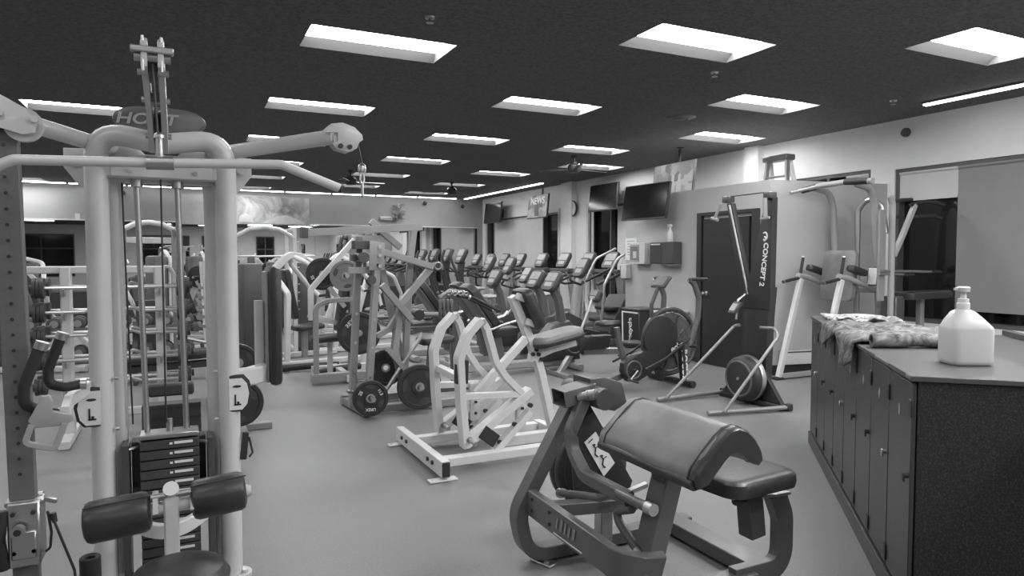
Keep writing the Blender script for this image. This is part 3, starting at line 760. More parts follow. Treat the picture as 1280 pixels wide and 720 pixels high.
# ================================================================== low row of dark lockers
A_, u_, v_ = Vector((2.61, 1.73, 0)), Vector((.674, .739, 0)).normalized(), Vector((.739, -.674, 0)).normalized()
def UV(u, v, z): return A_+u_*u+v_*v+Vector((0, 0, z))
ULEN, VD, ZT = 2.91, .52, 1.03
LM = Matrix((u_, v_, (0, 0, -1))).transposed()
def ubox(part, u0, u1, v0, v1, z0, z1, bev=.003):
    part.box(UV((u0+u1)/2, (v0+v1)/2, (z0+z1)/2), (u1-u0, v1-v0, z1-z0), M=LM, bev=bev); return part
def grain_build(nt, b, tc):
    f = noise(nt, tc, 140, 2); c = ramp(nt, f, [(.45, .012), (.75, .05)])
    nt.links.new(c, b.inputs['Base Color']); b.inputs['Roughness'].default_value = .7
GRAIN = pmat('grainy_black_panel', grain_build)
LOCK = mat('locker_paint', .045, .38, 0, .12, scale=3); LTOP = mat('locker_top', .078, .42, 0, .05)
LK = thing('locker', 'low dark locker row with eight narrow doors and a grey top', 'locker', UV(1.45, .26, 0))
q = Part('carcass', GRAIN, LK); ubox(q, .004, ULEN, .022, VD, .0, ZT-.022); q.done()
q = Part('top', LTOP, LK); ubox(q, -.008, ULEN+.005, -.008, VD+.008, ZT-.022, ZT); q.done()
q = Part('worn_edge', STEEL, LK)
for a, b in ((.0, .06), (.36, .62)): ubox(q, a, b, -.0105, -.008, ZT-.012, ZT-.001, 0)
q.done('bare metal patches on the top edge')
q = Part('plinth', LOCK, LK); ubox(q, .0, ULEN, -.012, .03, .0, .10); q.done()
dw = ULEN/8
for k in range(8):
    d0 = k*dw
    q = Part('door', LOCK, LK); ubox(q, d0+.005, d0+dw-.005, 0.0, .018, .108, ZT-.03, .004); dd = q.done()
    q = Part('number_tag', PLASTIC_L, dd); c = UV(d0+dw*.5, -.0005, .86); q.poly([c+u_*(.012*math.cos(t))+Vector((0, 0, .026*math.sin(t))) for t in [2*math.pi*j/14 for j in range(14)]], -v_, .002); q.done()
    for z in (.90, .17):
        q = Part('hinge', BLACK, dd); ubox(q, d0-.017, d0+.017, -.008, .0, z-.035, z+.035, .002); q.done()
    q = Part('latch', STEEL if k % 3 == 1 else BLACK, dd); q.cyl(UV(d0+.03, 0, .62), UV(d0+.03, -.018, .62), .011, seg=10); ubox(q, d0+.018, d0+.042, -.022, -.014, .595, .63, .003); q.done()
# second unit back to back with the lockers
BC = thing('storage_cabinet', 'dark cabinet standing behind the locker row', 'cabinet', UV(1.45, .85, 0))
q = Part('carcass', GRAIN, BC); ubox(q, -.25, ULEN-.7, .56, 1.1, 0, .96); q.done()
q = Part('top', mat('cabinet_top', .06, .4, 0, .08), BC); ubox(q, -.27, ULEN-.68, .545, 1.12, .96, .985); q.done()
q = Part('raised_rim', CHAR, BC); ubox(q, -.27, ULEN-.68, 1.08, 1.13, .985, 1.02); q.done()
sl = Part('paper_slip', PAPER); sl.poly([UV(.78, .74, .986), UV(.86, .75, .986), UV(.87, .71, .986), UV(.80, .70, .986)], (0, 0, 1), .002); tag(sl.done(smooth=0), 'small white slip of paper on the dark cabinet', 'paper')

# jug with a pump
JG = thing('pump_jug', 'white plastic gallon jug with a pump top on the locker', 'jug', UV(.42, .31, ZT))
JM = mat('milky_plastic', .57, .35, 0, .02)
def ring(c, w, d, r, z): return [Vector(c)+u2*x+v2*y+Vector((0, 0, z)) for x, y in rounded_rect(w, d, r, 4)]
u2, v2 = Vector((math.cos(R(-30)), math.sin(R(-30)), 0)), Vector((math.sin(R(30)), math.cos(R(30)), 0))
jc = UV(.42, .31, ZT)
q = Part('body', JM, JG)
q.loft([ring(jc+u2*dx, w, d, r, z) for w, d, r, z, dx in ((.165, .13, .03, 0.001, 0), (.180, .142, .034, .008, 0), (.184, .146, .034, .02, 0), (.184, .146, .034, .155, 0), (.178, .142, .034, .166, 0), (.138, .118, .034, .198, -.008), (.088, .086, .034, .232, -.015), (.062, .062, .029, .240, -.016), (.05, .05, .024, .242, -.016))])
q.done()
q = Part('cap', mat('jug_cap', .7, .4, 0, .02), JG); nc = jc+u2*-.015
q.lathe([(0, .232), (.026, .232), (.026, .268), (.022, .272), (.022, .288), (.012, .292), (.012, .305), (0, .305)], nc, (0, 0, 1), 18); cp_ = q.done()
q = Part('pump_head', JM, cp_); q.lathe([(0, .30), (.011, .30), (.011, .318), (.024, .32), (.026, .338), (.02, .343), (0, .343)], nc, (0, 0, 1), 18); q.tube([nc+Vector((0, 0, .332)), nc-u2*.04+Vector((0, 0, .331))], rect=(.012, .012), up=(0, 0, 1)); q.done()

# towels
def cloth_build(nt, b, tc):
    f = noise(nt, tc, 11, 5, 'Object', .6, 1.2); c = ramp(nt, f, [(.36, .06), (.5, .15), (.62, .25)])
    nt.links.new(c, b.inputs['Base Color']); b.inputs['Roughness'].default_value = .95; b.inputs['Specular IOR Level'].default_value = .1
    n = nt.nodes.new('ShaderNodeTexNoise'); n.inputs['Scale'].default_value = 260; nt.links.new(tc.outputs['Object'], n.inputs['Vector'])
    bp = nt.nodes.new('ShaderNodeBump'); bp.inputs['Strength'].default_value = .4; bp.inputs['Distance'].default_value = .004; nt.links.new(n.outputs['Fac'], bp.inputs['Height']); nt.links.new(bp.outputs['Normal'], b.inputs['Normal'])
CLOTH = pmat('towel_cloth', cloth_build)
def cloth2_build(nt, b, tc):
    vz = nt.nodes.new('ShaderNodeTexVoronoi'); vz.inputs['Scale'].default_value = 22; nt.links.new(tc.outputs['Object'], vz.inputs['Vector'])
    c = ramp(nt, vz.outputs['Distance'], [(.15, .05), (.35, .55), (.6, .2)])
    nt.links.new(c, b.inputs['Base Color']); b.inputs['Roughness'].default_value = .95
CLOTH2 = pmat('patterned_cloth', cloth2_build)
def drape(name, m, label, cat, ucen, nu, nv, fn):
    bm = bmesh.new(); vs = []
    for i in range(nu+1):
        row = []
        for j in range(nv+1):
            row.append(bm.verts.new(fn(i/nu, j/nv)-UV(*ucen, ZT)))
        vs.append(row)
    for i in range(nu):
        for j in range(nv): bm.faces.new((vs[i][j], vs[i+1][j], vs[i+1][j+1], vs[i][j+1]))
    bmesh.ops.recalc_face_normals(bm, faces=bm.faces[:])
    me = bpy.data.meshes.new(name); bm.to_mesh(me); bm.free(); me.materials.append(m); me.shade_smooth()
    o = bpy.data.objects.new(name, me); C.objects.link(o); o.location = UV(*ucen, ZT)
    md = o.modifiers.new('thick', 'SOLIDIFY'); md.thickness = .012; md.offset = 1
    return tag(o, label, cat)
def big_towel(s, t):
    u = 1.02+1.05*s+.05*math.sin(5*t); drop = .09+.08*math.sin(2.6*s*math.pi+.3)*(1-.4*s)
    L_ = .50+drop; d = L_*(1-t)            # distance from the back edge
    w = .010*math.sin(13*s+4*t)+.008*math.sin(23*s-7*t)+.006*math.sin(31*t+9*s)
    over = d-.52+.01
    if over <= 0: return UV(u+.03*math.sin(9*d), .50-d+.02, ZT+.012+abs(w)+.020*max(0, math.sin(3.2*s*math.pi+2*t))*(1 if s > .02 else 0))
    return UV(u+.015*math.sin(14*over), -.02-.010*abs(math.sin(10*s))-.02*min(1, over*8), ZT+.012-over+.25*abs(w))
drape('towel', CLOTH, 'grey patterned towel draped over the front edge of the locker', 'towel', (1.5, .2), 46, 40, big_towel)
def roll(s, t):
    a = 2*math.pi*t; r = .020+.005*math.sin(9*s)+.003*math.sin(21*s+3*t)
    return UV(.90+.08*math.sin(2*s)+1.5*r*math.cos(a), .03+.50*s, ZT+.036+(r+.002)*math.sin(a))
drape('rolled_towel', CLOTH, 'rolled end of a grey towel lying across the locker top', 'towel', (.9, .25), 30, 14, roll)
def crumple(s, t):
    x = .46*s; return UV(2.18+.28*t+.02*math.sin(11*s), .03+x, ZT+.016+.035*abs(math.sin(7.5*s+3*t))*abs(math.sin(5*t+2*s+.6))+.012*abs(math.sin(19*s)))
drape('crumpled_cloth', CLOTH2, 'crumpled black and white patterned cloth at the far end of the locker', 'cloth', (2.3, .2), 40, 26, crumple)
def flat_cloth(s, t): return UV(2.52+.30*t, .05+.40*s, ZT+.010+.012*abs(math.sin(4*s+2*t)))
drape('folded_cloth', mat('pale_cloth', .42, .95, 0, .1, scale=20), 'pale folded cloth on the far corner of the locker', 'cloth', (2.65, .2), 12, 10, flat_cloth)
# ================================================================== loose helper: weight plate with raised lettering
PLRUB = mat('rubber_plate', .026, .5, 0, .12); PLGREY = mat('grey_rubber_plate', .17, .6, 0, .06)
def plate_thing(c, ax, r, th, label, group, marks=(), m=None, rot=0, holes=True):
    """ax points out of the printed face"""
    ax = Vector(ax).normalized(); c = Vector(c)
    t = thing('weight_plate', label, 'weight plate', c, 0, group)
    q = Part('plate_body', m or PLRUB, t); weight_disc(q, c, ax, r, th, .026); b = q.done()
    q = Part('hub', STEEL, b); q.lathe([(.025, -th/2-.001), (.042, -th/2-.001), (.042, th/2+.002), (.025, th/2+.002)], c, ax, 20, closed=True); q.done()
    ux = Vector((0, 0, 1)).cross(ax).normalized(); uy = ax.cross(ux)
    if holes:
        q = Part('grip_slots', IRON, b)
        for k in range(3):
            a = R(rot+90+120*k+60); d = ux*math.cos(a)+uy*math.sin(a); e = ax.cross(d); cc = c+d*r*.66+ax*(th*.30)
            q.poly([cc+d*(.026*math.cos(s))*r/.2+e*(.052*math.sin(s))*r/.2 for s in [2*math.pi*j/14 for j in range(14)]], ax, .003)
        q.done()
    for s, ang, sz in marks:
        a = R(rot+ang); d = ux*math.cos(a)+uy*math.sin(a); e = d.cross(ax)
        text(b, s, sz*r/.2, c+d*r*.62+ax*(th*.30+.001), e, d, LETTER, name='raised_lettering', bold=.001)
    return t

# ================================================================== white plate-loaded row machine
WM = thing('row_machine', 'white painted plate-loaded lever machine with black chest pad and seat', 'gym machine', (2.1, 4.75, 0))
def wt(name, pts, rect, up=(0, 1, 0), fil=0, m=WHITE, root=None, rr=.12, fn=6):
    q = Part(name, m, root or WM); q.tube(pts, rect=rect, up=up, fil=fil, rr=rr, fn=fn); return q.done()
wt('front_crossbar', [(1.57, 4.24, .085), (1.57, 5.30, .085)], (.11, .06), up=(1, 0, 0))
q = Part('crossbar_end', BLACK, WM); q.box((1.57, 4.236, .085), (.055, .006, .10)); q.done()
q = Part('crossbar_bolts', BLACK, WM)
for y in (4.42, 4.52, 5.02, 5.14): q.cyl((1.54, y, .09), (1.528, y, .09), .015, seg=10)
q.done()
for y in (4.28, 5.26):
    q = Part('floor_foot', WHITE, WM); q.box((1.56, y, .008), (.20, .07, .014)); q.cyl((1.49, y, .01), (1.49, y, .022), .012, seg=8); q.done()
for y in (4.45, 5.08): wt('base_rail', [(1.6, y, .075), (2.78, y, .075)], (.06, .085))
wt('base_tie', [(2.72, 4.40, .075), (2.72, 5.12, .075)], (.085, .06), up=(1, 0, 0))
wt('rear_strut', [(2.20, 4.78, .07), (2.75, 4.78, .07)], (.08, .08))
for k, y in enumerate((4.55, 5.05)):
    dx = .0 if k == 0 else -.015
    lv = wt('lever_frame', [(1.83+dx, y, .13), (1.80+dx, y, .45), (1.785+dx, y, .78), (1.85+dx, y, .95), (1.95+dx, y, 1.05)], (.05, .105), fil=.1)
    wt('lever_inner', [(1.955+dx, y, 1.05), (2.0+dx, y, .98), (2.07+dx, y, .74), (2.15+dx, y, .62), (2.31+dx, y, .46)], (.048, .07), fil=.08, root=lv)
    wt('lever_cross', [(1.81+dx, y, .50), (2.34+dx, y, .475)], (.045, .06), root=lv)
    wt('lower_link', [(1.84+dx, y+.0, .16), (2.10+dx, y, .33), (2.36+dx, y, .50)], (.06, .10), root=WM)
    wt('foot_link', [(2.04+dx, y-.05, .085), (2.33+dx, y-.05, .35)], (.045, .075))
    q = Part('stop_pad', RUBBER, WM); q.box((2.0+dx, y-.05, .20), (.10, .03, .14), rot=(0, -52, 0)); q.done()
    q = Part('rubber_sleeve', RUBBER, lv); q.box((1.805+dx, y-.0, .68 if k == 0 else .60), (.09 if k == 0 else .06, .056, .17 if k == 0 else .001), rot=(0, 2, 0)); q.done()
    q = Part('pivot_pin', STEEL, lv); q.cyl((1.955+dx, y-.05, 1.035), (1.955+dx, y+.05, 1.035), .022, seg=14); q.cyl((1.845+dx, y-.055, .19), (1.845+dx, y+.055, .19), .025, seg=14)
    q.cyl((1.845+dx, y-.06, .19), (1.845+dx, y-.17, .19), .016, seg=12); q.done()
    q = Part('link_bolts', BLACK, WM)
    for x, z in ((2.08, .15), (2.20, .27), (2.33, .40)): q.cyl((x+dx, y-.075, z), (x+dx, y-.05, z), .018, seg=10)
    q.done()
    q = Part('upright_bracket', WHITE, WM); bx = 2.33 if k == 0 else 2.10; by = y+.07 if k == 0 else y-.06
    q.poly([(bx-.045, by, .20), (bx+.035, by, .20), (bx+.035, by, .50), (bx-.045, by, .50)], (0, 1, 0), .04, bev=.005); br = q.done()
    q = Part('bracket_bolts', BLACK, br)
    for z in (.26, .35, .45): q.cyl((bx, by-.01, z), (bx, by, z), .012, seg=8)
    q.done()
wt('tie_bar', [(1.82, 4.58, .62), (1.80, 5.02, .64)], (.06, .05), up=(0, 0, 1))
wt('seat_tower', [(2.31, 4.76, 1.2), (2.49, 4.76, .80), (2.56, 4.76, .60), (2.68, 4.76, .10)], (.06, .075), fil=.05)
wt('tower_brace', [(2.02, 4.78, .46), (2.12, 4.78, .56), (2.47, 4.76, .90)], (.055, .065), fil=.05)
wt('seat_rail', [(2.47, 4.76, .73), (2.88, 4.76, .81)], (.05, .05))
q = Part('seat_bracket', WHITE, WM); q.poly([(2.46, 4.72, .68), (2.66, 4.72, .745), (2.63, 4.72, .82), (2.48, 4.72, .80)], (0, 1, 0), .08, bev=.004)
q.done()
q = Part('bracket_bolts', BLACK, WM)
for x, z in ((2.50, .78), (2.52, .74), (2.545, .70), (2.47, .745)): q.cyl((x, 4.72, z), (x, 4.70, z), .016, seg=10)
q.done()
q = Part('chest_pad', VINYL, WM); cushion(q, (2.455, 4.76, 1.10), (0, 1, 0), (-.40, 0, .92), .26, .34, .085, .05, .025); cpd = q.done()
q = Part('pad_tabs', WHITE, cpd)
for x, z in ((2.365, 1.19), (2.45, .99)): q.box((x, 4.70, z), (.10, .03, .05), rot=(0, 20, 0))
q.done()
q = Part('seat', VINYL_LT, WM); cushion(q, (2.69, 4.74, .875), (.97, 0, .19), (0, 1, 0), .44, .27, .07, .08, .03); sx = q.done()
q = Part('seat_edge', VINYL, sx); cushion(q, (2.695, 4.74, .85), (.97, 0, .19), (0, 1, 0), .445, .275, .045, .08, .012); q.done()

# ================================================================== tall grey plate-loaded pulldown
GM = thing('pulldown_machine', 'tall grey plate-loaded pulldown machine with a long overhead beam', 'gym machine', (1.7, 6.6, 0))
def gt(name, pts, rect, up=(0, 1, 0), fil=0, m=GREY_MACH, root=None, rr=.1, fn=6):
    q = Part(name, m, root or GM); q.tube(pts, rect=rect, up=up, fil=fil, rr=rr, fn=fn); return q.done()
gt('overhead_beam', [(1.02, 6.5, 1.725), (2.16, 6.5, 1.805)], (.07, .062))
gt('beam_end', [(1.0, 6.5, 1.73), (1.06, 6.5, 1.73)], (.10, .10), m=CHAR)
gt('beam_post', [(2.08, 6.5, 1.78), (2.04, 6.5, 1.48), (1.99, 6.6, .06)], (.06, .06))
for k, (a, b) in enumerate((((1.565, 6.62, 1.70), (1.48, 6.62, .05)), ((1.70, 6.42, 1.62), (1.58, 6.42, .05)))):
    up_ = gt('upright', [a, b], (.06, .085))
    q = Part('upright_bolts', CHROME, up_)
    for f in (.12, .45, .62, .8): 
        c = Vector(a).lerp(Vector(b), f); q.cyl(c+Vector((0, -.032, 0)), c+Vector((0, -.045, 0)), .014, seg=8)
    q.done()
q = Part('head_plate', GREY_MACH, GM); q.poly([(1.60, 6.375, 1.38), (1.745, 6.375, 1.38), (1.75, 6.375, 1.64), (1.61, 6.375, 1.66)], (0, 1, 0), .012, bev=.002); hp = q.done()
q = Part('head_bolts', CHROME, hp)
for z in (1.42, 1.52, 1.60): q.cyl((1.70, 6.375, z), (1.70, 6.355, z), .018, seg=10)
q.done()
gt('pivot_shaft', [(1.46, 6.5, 1.50), (1.66, 6.5, 1.50)], (.06, .06), m=CHAR); gt('side_stub', [(1.42, 6.45, 1.38), (1.62, 6.45, 1.38)], (.06, .07))
q = Part('hinge_block', CHAR, GM); q.cyl((1.55, 6.36, 1.50), (1.55, 6.66, 1.50), .05, seg=16); q.box((1.56, 6.5, 1.62), (.16, .14, .08)); q.cyl((1.62, 6.38, 1.29), (1.62, 6.34, 1.29), .04, seg=14); q.done()
am = gt('lever_arm', [(1.72, 6.42, 1.56), (2.24, 6.40, 1.41)], (.06, .085))
q = Part('arm_label', CHAR, am); q.box((1.93, 6.386, 1.497), (.19, .004, .055), rot=(0, 16, 0), bev=0); q.done()
q = Part('arm_end', BLACK, am); q.cyl((2.28, 6.36, 1.42), (2.28, 6.46, 1.42), .038, seg=18); q.done()
q = Part('arm_end_ring', STEEL, am); q.pipe_ring((2.28, 6.36, 1.42), (0, 1, 0), .034, .007, 20); q.done()
gt('arm_strut', [(2.22, 6.42, 1.39), (1.92, 6.42, 1.06)], (.06, .075))
gt('diagonal_link', [(1.72, 6.38, 1.24), (2.01, 6.38, .90)], (.06, .07), m=SILVER_DK)
gt('diagonal_brace', [(2.0, 6.70, 1.60), (1.70, 6.70, 1.86)], (.06, .06)); gt('long_brace', [(1.80, 6.72, 1.45), (2.10, 6.72, .06)], (.06, .08))
gt('front_leg', [(1.93, 6.45, 1.08), (1.86, 6.45, .60), (2.0, 6.45, .06)], (.06, .09), fil=.12); gt('inner_leg', [(2.02, 6.5, 1.10), (1.82, 6.5, .80), (1.70, 6.5, .74)], (.05, .07))
gt('plate_guard', [(1.78, 6.4, .62), (2.0, 6.38, .34), (2.04, 6.38, .30)], (.05, .08), m=SILVER_DK)
q = Part('chrome_strut', CHROME, GM); q.cyl((2.13, 6.38, .76), (1.72, 6.38, .18), .02, seg=12); q.done()
gt('base_rail', [(1.52, 6.42, .05), (2.55, 6.42, .05)], (.07, .07), m=SILVER_DK); gt('base_rail_rear', [(1.45, 6.95, .05), (2.45, 6.95, .05)], (.07, .07), m=SILVER_DK); gt('base_tie', [(1.55, 6.3, .05), (1.48, 7.0, .05)], (.07, .07), up=(1, 0, 0), m=SILVER_DK)
gt('seat_column', [(2.24, 6.62, .05), (2.30, 6.62, .62)], (.06, .06), m=CHAR)
q = Part('seat', VINYL, GM); cushion(q, (2.34, 6.62, .66), (1, 0, .05), (0, 1, 0), .36, .30, .07, .06, .02); q.done()
q = Part('knee_pad', VINYL, GM); q.cyl((2.12, 6.46, .93), (2.12, 6.82, .93), .055, seg=18); q.done()
for a, b in (((1.36, 6.28, .27), (1.5, 6.36, .22)), ((2.06, 6.30, .18), (2.22, 6.28, .08))):
    q = Part('storage_peg', CHROME, GM); q.cyl(a, b, .016, seg=12); q.done()
q = Part('weight_horn', CHROME, GM); q.cyl((1.56, 6.10, .205), (1.56, 6.42, .205), .024, seg=14); q.cyl((2.03, 6.12, .27), (2.03, 6.4, .27), .024, seg=14); q.done()
plate_thing((1.555, 6.19, .205), (-.12, -1, .05), .165, .045, 'black rubber plate marked 25 low on the grey pulldown, touching near the floor', 'plates on the grey pulldown machine', [('UREX', 90, .045), ('25', -30, .05), ('11.3', 210, .045)], rot=180)
plate_thing((2.03, 6.20, .27), (-.12, -1, .05), .215, .05, 'large unmarked black plate beside the chrome strut of the grey pulldown', 'plates on the grey pulldown machine', [], rot=20)
plate_thing((1.80, 6.55, .42), (-.2, -1, 0), .18, .045, 'small black plate half hidden between the legs of the grey pulldown', 'plates on the grey pulldown machine', [('25', -60, .05)], rot=40)
for k, (dy, r) in enumerate(((0, .15), (.04, .15), (.08, .15), (.12, .15))):
    plate_thing((2.35+dy, 6.50, .93), (1, -.35, 0), r, .03, ['%s of four small plates racked edge-on beside the grey pulldown' % ORD[k]][0], 'small plates beside the grey pulldown', [], m=IRON, holes=False)
q = Part('plate_peg', CHROME, GM); q.cyl((2.02, 6.62, .93), (2.54, 6.44, .93), .022, seg=12); q.done()

# ================================================================== grey plate-loaded press behind it, with a hoop frame
HM = thing('press_machine', 'grey plate-loaded press with a hoop frame behind the pulldown', 'gym machine', (1.6, 8.3, 0))
def ht(name, pts, rect, up=(0, 1, 0), fil=0, m=SILVER, rr=.1): 
    q = Part(name, m, HM); q.tube(pts, rect=rect, up=up, fil=fil, rr=rr); return q.done()
q = Part('hoop_frame', SILVER_DK, HM); q.tube([(1.42, 8.2, .05), (1.42, 8.2, .93), (1.55, 8.2, .99), (1.86, 8.2, 1.0)], rect=(.06, .06), up=(0, 1, 0), fil=.12, rr=.3); q.done()
ht('base_box', [(1.36, 8.2, .08), (2.1, 8.2, .08)], (.10, .12), m=SILVER_DK); ht('base_rear', [(1.5, 9.0, .06), (2.3, 9.0, .06)], (.08, .08)); ht('base_spine', [(1.8, 8.1, .06), (1.8, 9.1, .06)], (.08, .08), up=(1, 0, 0))
ht('light_lever', [(1.93, 8.4, 1.72), (1.40, 8.4, 1.12), (1.40, 8.4, .75)], (.06, .085), fil=.06); ht('light_strut', [(1.62, 8.4, 1.14), (1.80, 8.4, .90)], (.05, .07)); ht('mid_strut', [(1.40, 8.6, .80), (1.95, 8.6, .62)], (.06, .07))
ht('rear_post', [(1.9, 8.5, .05), (1.94, 8.5, 1.75)], (.08, .09), m=SILVER_DK)
q = Part('back_pad', VINYL, HM); cushion(q, (1.82, 8.62, .95), (0, 1, 0), (.15, 0, 1), .28, .75, .08, .05, .025); q.done()
q = Part('seat', VINYL, HM); cushion(q, (1.62, 8.62, .50), (1, 0, .05), (0, 1, 0), .40, .32, .08, .06, .025); q.done()
ht('seat_post', [(1.66, 8.62, .06), (1.66, 8.62, .46)], (.06, .06))
q = Part('weight_horn', CHROME, HM); q.cyl((1.755, 8.02, 1.285), (1.755, 8.42, 1.285), .024); q.cyl((1.90, 8.02, .60), (1.90, 8.4, .60), .024); q.done()
plate_thing((1.755, 8.10, 1.285), (-.2, -1, .0), .185, .055, 'mid grey rubber plate with a ringed hub high on the hooped press', 'plates on the hooped press', [], m=PLGREY, rot=10)
plate_thing((1.57, 8.55, 1.30), (-.2, -1, 0), .2, .05, 'black plate behind the grey ringed plate on the hooped press', 'plates on the hooped press', [('25', 200, .05)], rot=0)
plate_thing((1.905, 8.10, .60), (-.2, -1, .0), .255, .05, 'large black plate with white lettering low on the hooped press', 'plates on the hooped press', [('UREX', 0, .052), ('45', 240, .06)], rot=140)
ROD = mat('dull_steel_rod', .26, .38, .4, .05)
TOWER = mat('tower_paint', .34, .36, .0, .04, coat=.25)
# ================================================================== knee-raise tower by the closet
VT = thing('knee_raise_tower', 'tall pale knee-raise and pull-up tower beside the closet', 'gym machine', (7.1, 5.8, 0))
YN, YFA = 5.5, 6.08
for y in (YN, YFA):
    q = Part('upright', TOWER, VT); q.tube([(7.68, y, .03), (7.60, y, 1.2), (7.50, y, 2.15), (7.42, y, 2.33), (7.12, y, 2.375)], .042, 12, fil=.16); q.done()
    q = Part('front_leg', SILVER, VT); q.tube([(6.60, y, .03), (6.95, y, 1.24)], rect=(.07, .06), up=(0, 1, 0), rr=.3); q.done('pale straight front leg')
    q = Part('foot_cap', RUBBER, VT); q.box((6.59, y, .015), (.12, .09, .03)); q.done()
    q = Part('arm_rail', TOWER, VT); q.tube([(6.90, y, 1.28), (7.05, y, 1.26), (7.62, y, 1.10)], .034, 12, fil=.05); q.done()
    q = Part('dip_grip', RUBBER, VT); q.cyl((6.92, y, 1.25), (6.66, y, 1.205), .020, seg=12); g = q.done()
    q = Part('grip_cap', CHROME, g); q.cyl((6.665, y, 1.206), (6.65, y, 1.203), .023, seg=12); q.done()
    q = Part('hand_grip', RUBBER, VT); q.cyl((6.94, y, 1.28), (6.985, y, 1.50), .019, seg=12); g = q.done()
    q = Part('grip_cap', CHROME, g); q.cyl((6.985, y, 1.50), (6.988, y, 1.515), .023, seg=12); q.done()
    q = Part('arm_pad', VINYL, VT); cushion(q, (7.22, y, 1.345), (.95, 0, -.25), (0, 1, 0), .30, .11, .075, .04, .02); q.done()
    q = Part('base_rail', TOWER, VT); q.tube([(6.62, y, .04), (7.72, y, .04)], rect=(.06, .06), up=(0, 0, 1)); q.done()
q = Part('base_tie', TOWER, VT); q.tube([(7.66, YN, .05), (7.66, YFA, .05)], rect=(.07, .06), up=(0, 0, 1)); q.tube([(7.62, YN, 1.1), (7.62, YFA, 1.1)], rect=(.06, .06), up=(0, 0, 1)); q.done()
q = Part('pullup_bar', TOWER, VT); q.tube([(7.06, 6.20, 2.34), (7.14, 6.0, 2.385), (7.14, 5.6, 2.40), (7.08, 5.22, 2.37)], .034, 14, fil=.1); pb = q.done()
for a, b in (((7.07, 6.19, 2.342), (7.135, 6.03, 2.38)), ((7.14, 5.62, 2.40), (7.09, 5.28, 2.376))):
    q = Part('bar_grip', RUBBER, pb); q.tube([Vector(a), Vector(b)], .039, 14); q.done()
q = Part('bar_hook', TOWER, pb); q.tube([(6.90, 6.22, 2.31), (7.0, 6.18, 2.335), (7.12, 6.02, 2.38)], .022, 10, fil=.05); q.done()
q = Part('back_pad', VINYL_LT, VT); cushion(q, (7.24, 5.76, 1.28), (0, 1, 0), (.12, 0, 1), .46, .62, .08, .07, .025); bp_ = q.done()
q = Part('pad_post', SILVER_DK, VT); q.tube([(7.62, 5.79, 1.1), (7.32, 5.79, 1.2)], rect=(.06, .06), up=(0, 0, 1)); q.done()
q = Part('notice_card', PAPER, VT); q.box((7.40, 5.43, 1.28), (.012, .10, .20), rot=(0, 10, 12), bev=.003); nc_ = q.done()
q = Part('card_frame', BLACK, nc_); q.box((7.408, 5.43, 1.28), (.012, .125, .225), rot=(0, 10, 12), bev=.004); q.done()

# ================================================================== multi-grip chin-up station under the big window
DS = thing('chin_up_station', 'dark gripped chin-up station with a black bench pad in front of the big grey shade', 'gym machine', (7.6, 5.2, 0))
def dt(name, m, pts, r=.02, fil=0, **k): q = Part(name, m, DS); q.tube(pts, r, 12, fil=fil, **k); return q.done()
dt('mast', TOWER, [(7.42, 5.2, .03), (7.40, 5.2, 2.12), (7.36, 5.2, 2.2)], .036, .05)
dt('mast_plate', SILVER_DK, [(7.28, 5.24, 1.0), (7.28, 5.24, 2.05)], rect=(.10, .03), up=(0, 1, 0))
dt('bent_tube', CHROME, [(7.78, 5.92, .05), (7.76, 5.92, 2.10), (7.80, 5.80, 2.26), (7.86, 5.66, 2.14), (7.86, 5.6, 1.8)], .034, .1)
dt('support_arm', TOWER, [(7.44, 5.2, 1.52), (7.58, 5.2, 1.74), (7.80, 5.2, 2.12)], rect=(.06, .05), up=(0, 1, 0))
for pts, lab in (([(7.42, 5.2, 2.14), (7.56, 5.2, 2.17), (7.74, 5.2, 2.18)], 0), ([(7.72, 5.2, 2.12), (7.95, 5.2, 2.16), (8.20, 5.2, 2.16), (8.34, 5.2, 2.13)], 0), ([(7.40, 5.2, 1.96), (7.54, 5.2, 1.98)], 0), ([(7.72, 5.2, 1.97), (8.15, 5.2, 2.0), (8.30, 5.2, 1.97)], 0)):
    dt('chin_grip', RUBBER, pts, .022, .04)
for z, x1 in ((1.345, 8.32), (1.315, 7.80)):
    b = dt('dip_bar', CHROME, [(7.20, 5.2, z), (x1, 5.2, z-.02)], .017)
    q = Part('bar_grip', RUBBER, b); q.cyl((x1-.18, 5.2, z-.0195), (x1-.01, 5.2, z-.0205), .021, seg=12); q.done()
dt('base', SILVER_DK, [(7.1, 5.2, .04), (8.3, 5.2, .04)], rect=(.07, .06), up=(0, 0, 1)); dt('base_cross', SILVER_DK, [(7.42, 4.9, .04), (7.42, 5.42, .04)], rect=(.07, .06), up=(0, 0, 1))
dt('bench_post', SILVER_DK, [(7.95, 5.2, .05), (7.95, 5.2, 1.0)], rect=(.07, .07), up=(0, 1, 0))
q = Part('bench_pad', VINYL, DS); cushion(q, (7.95, 5.18, 1.06), (1, 0, .01), (0, 1, 0), .80, .30, .09, .08, .03); q.done()
q = Part('pulley_stack', CHAR, DS); q.box((7.50, 5.24, .55), (.16, .2, 1.0), bev=.01); q.done()

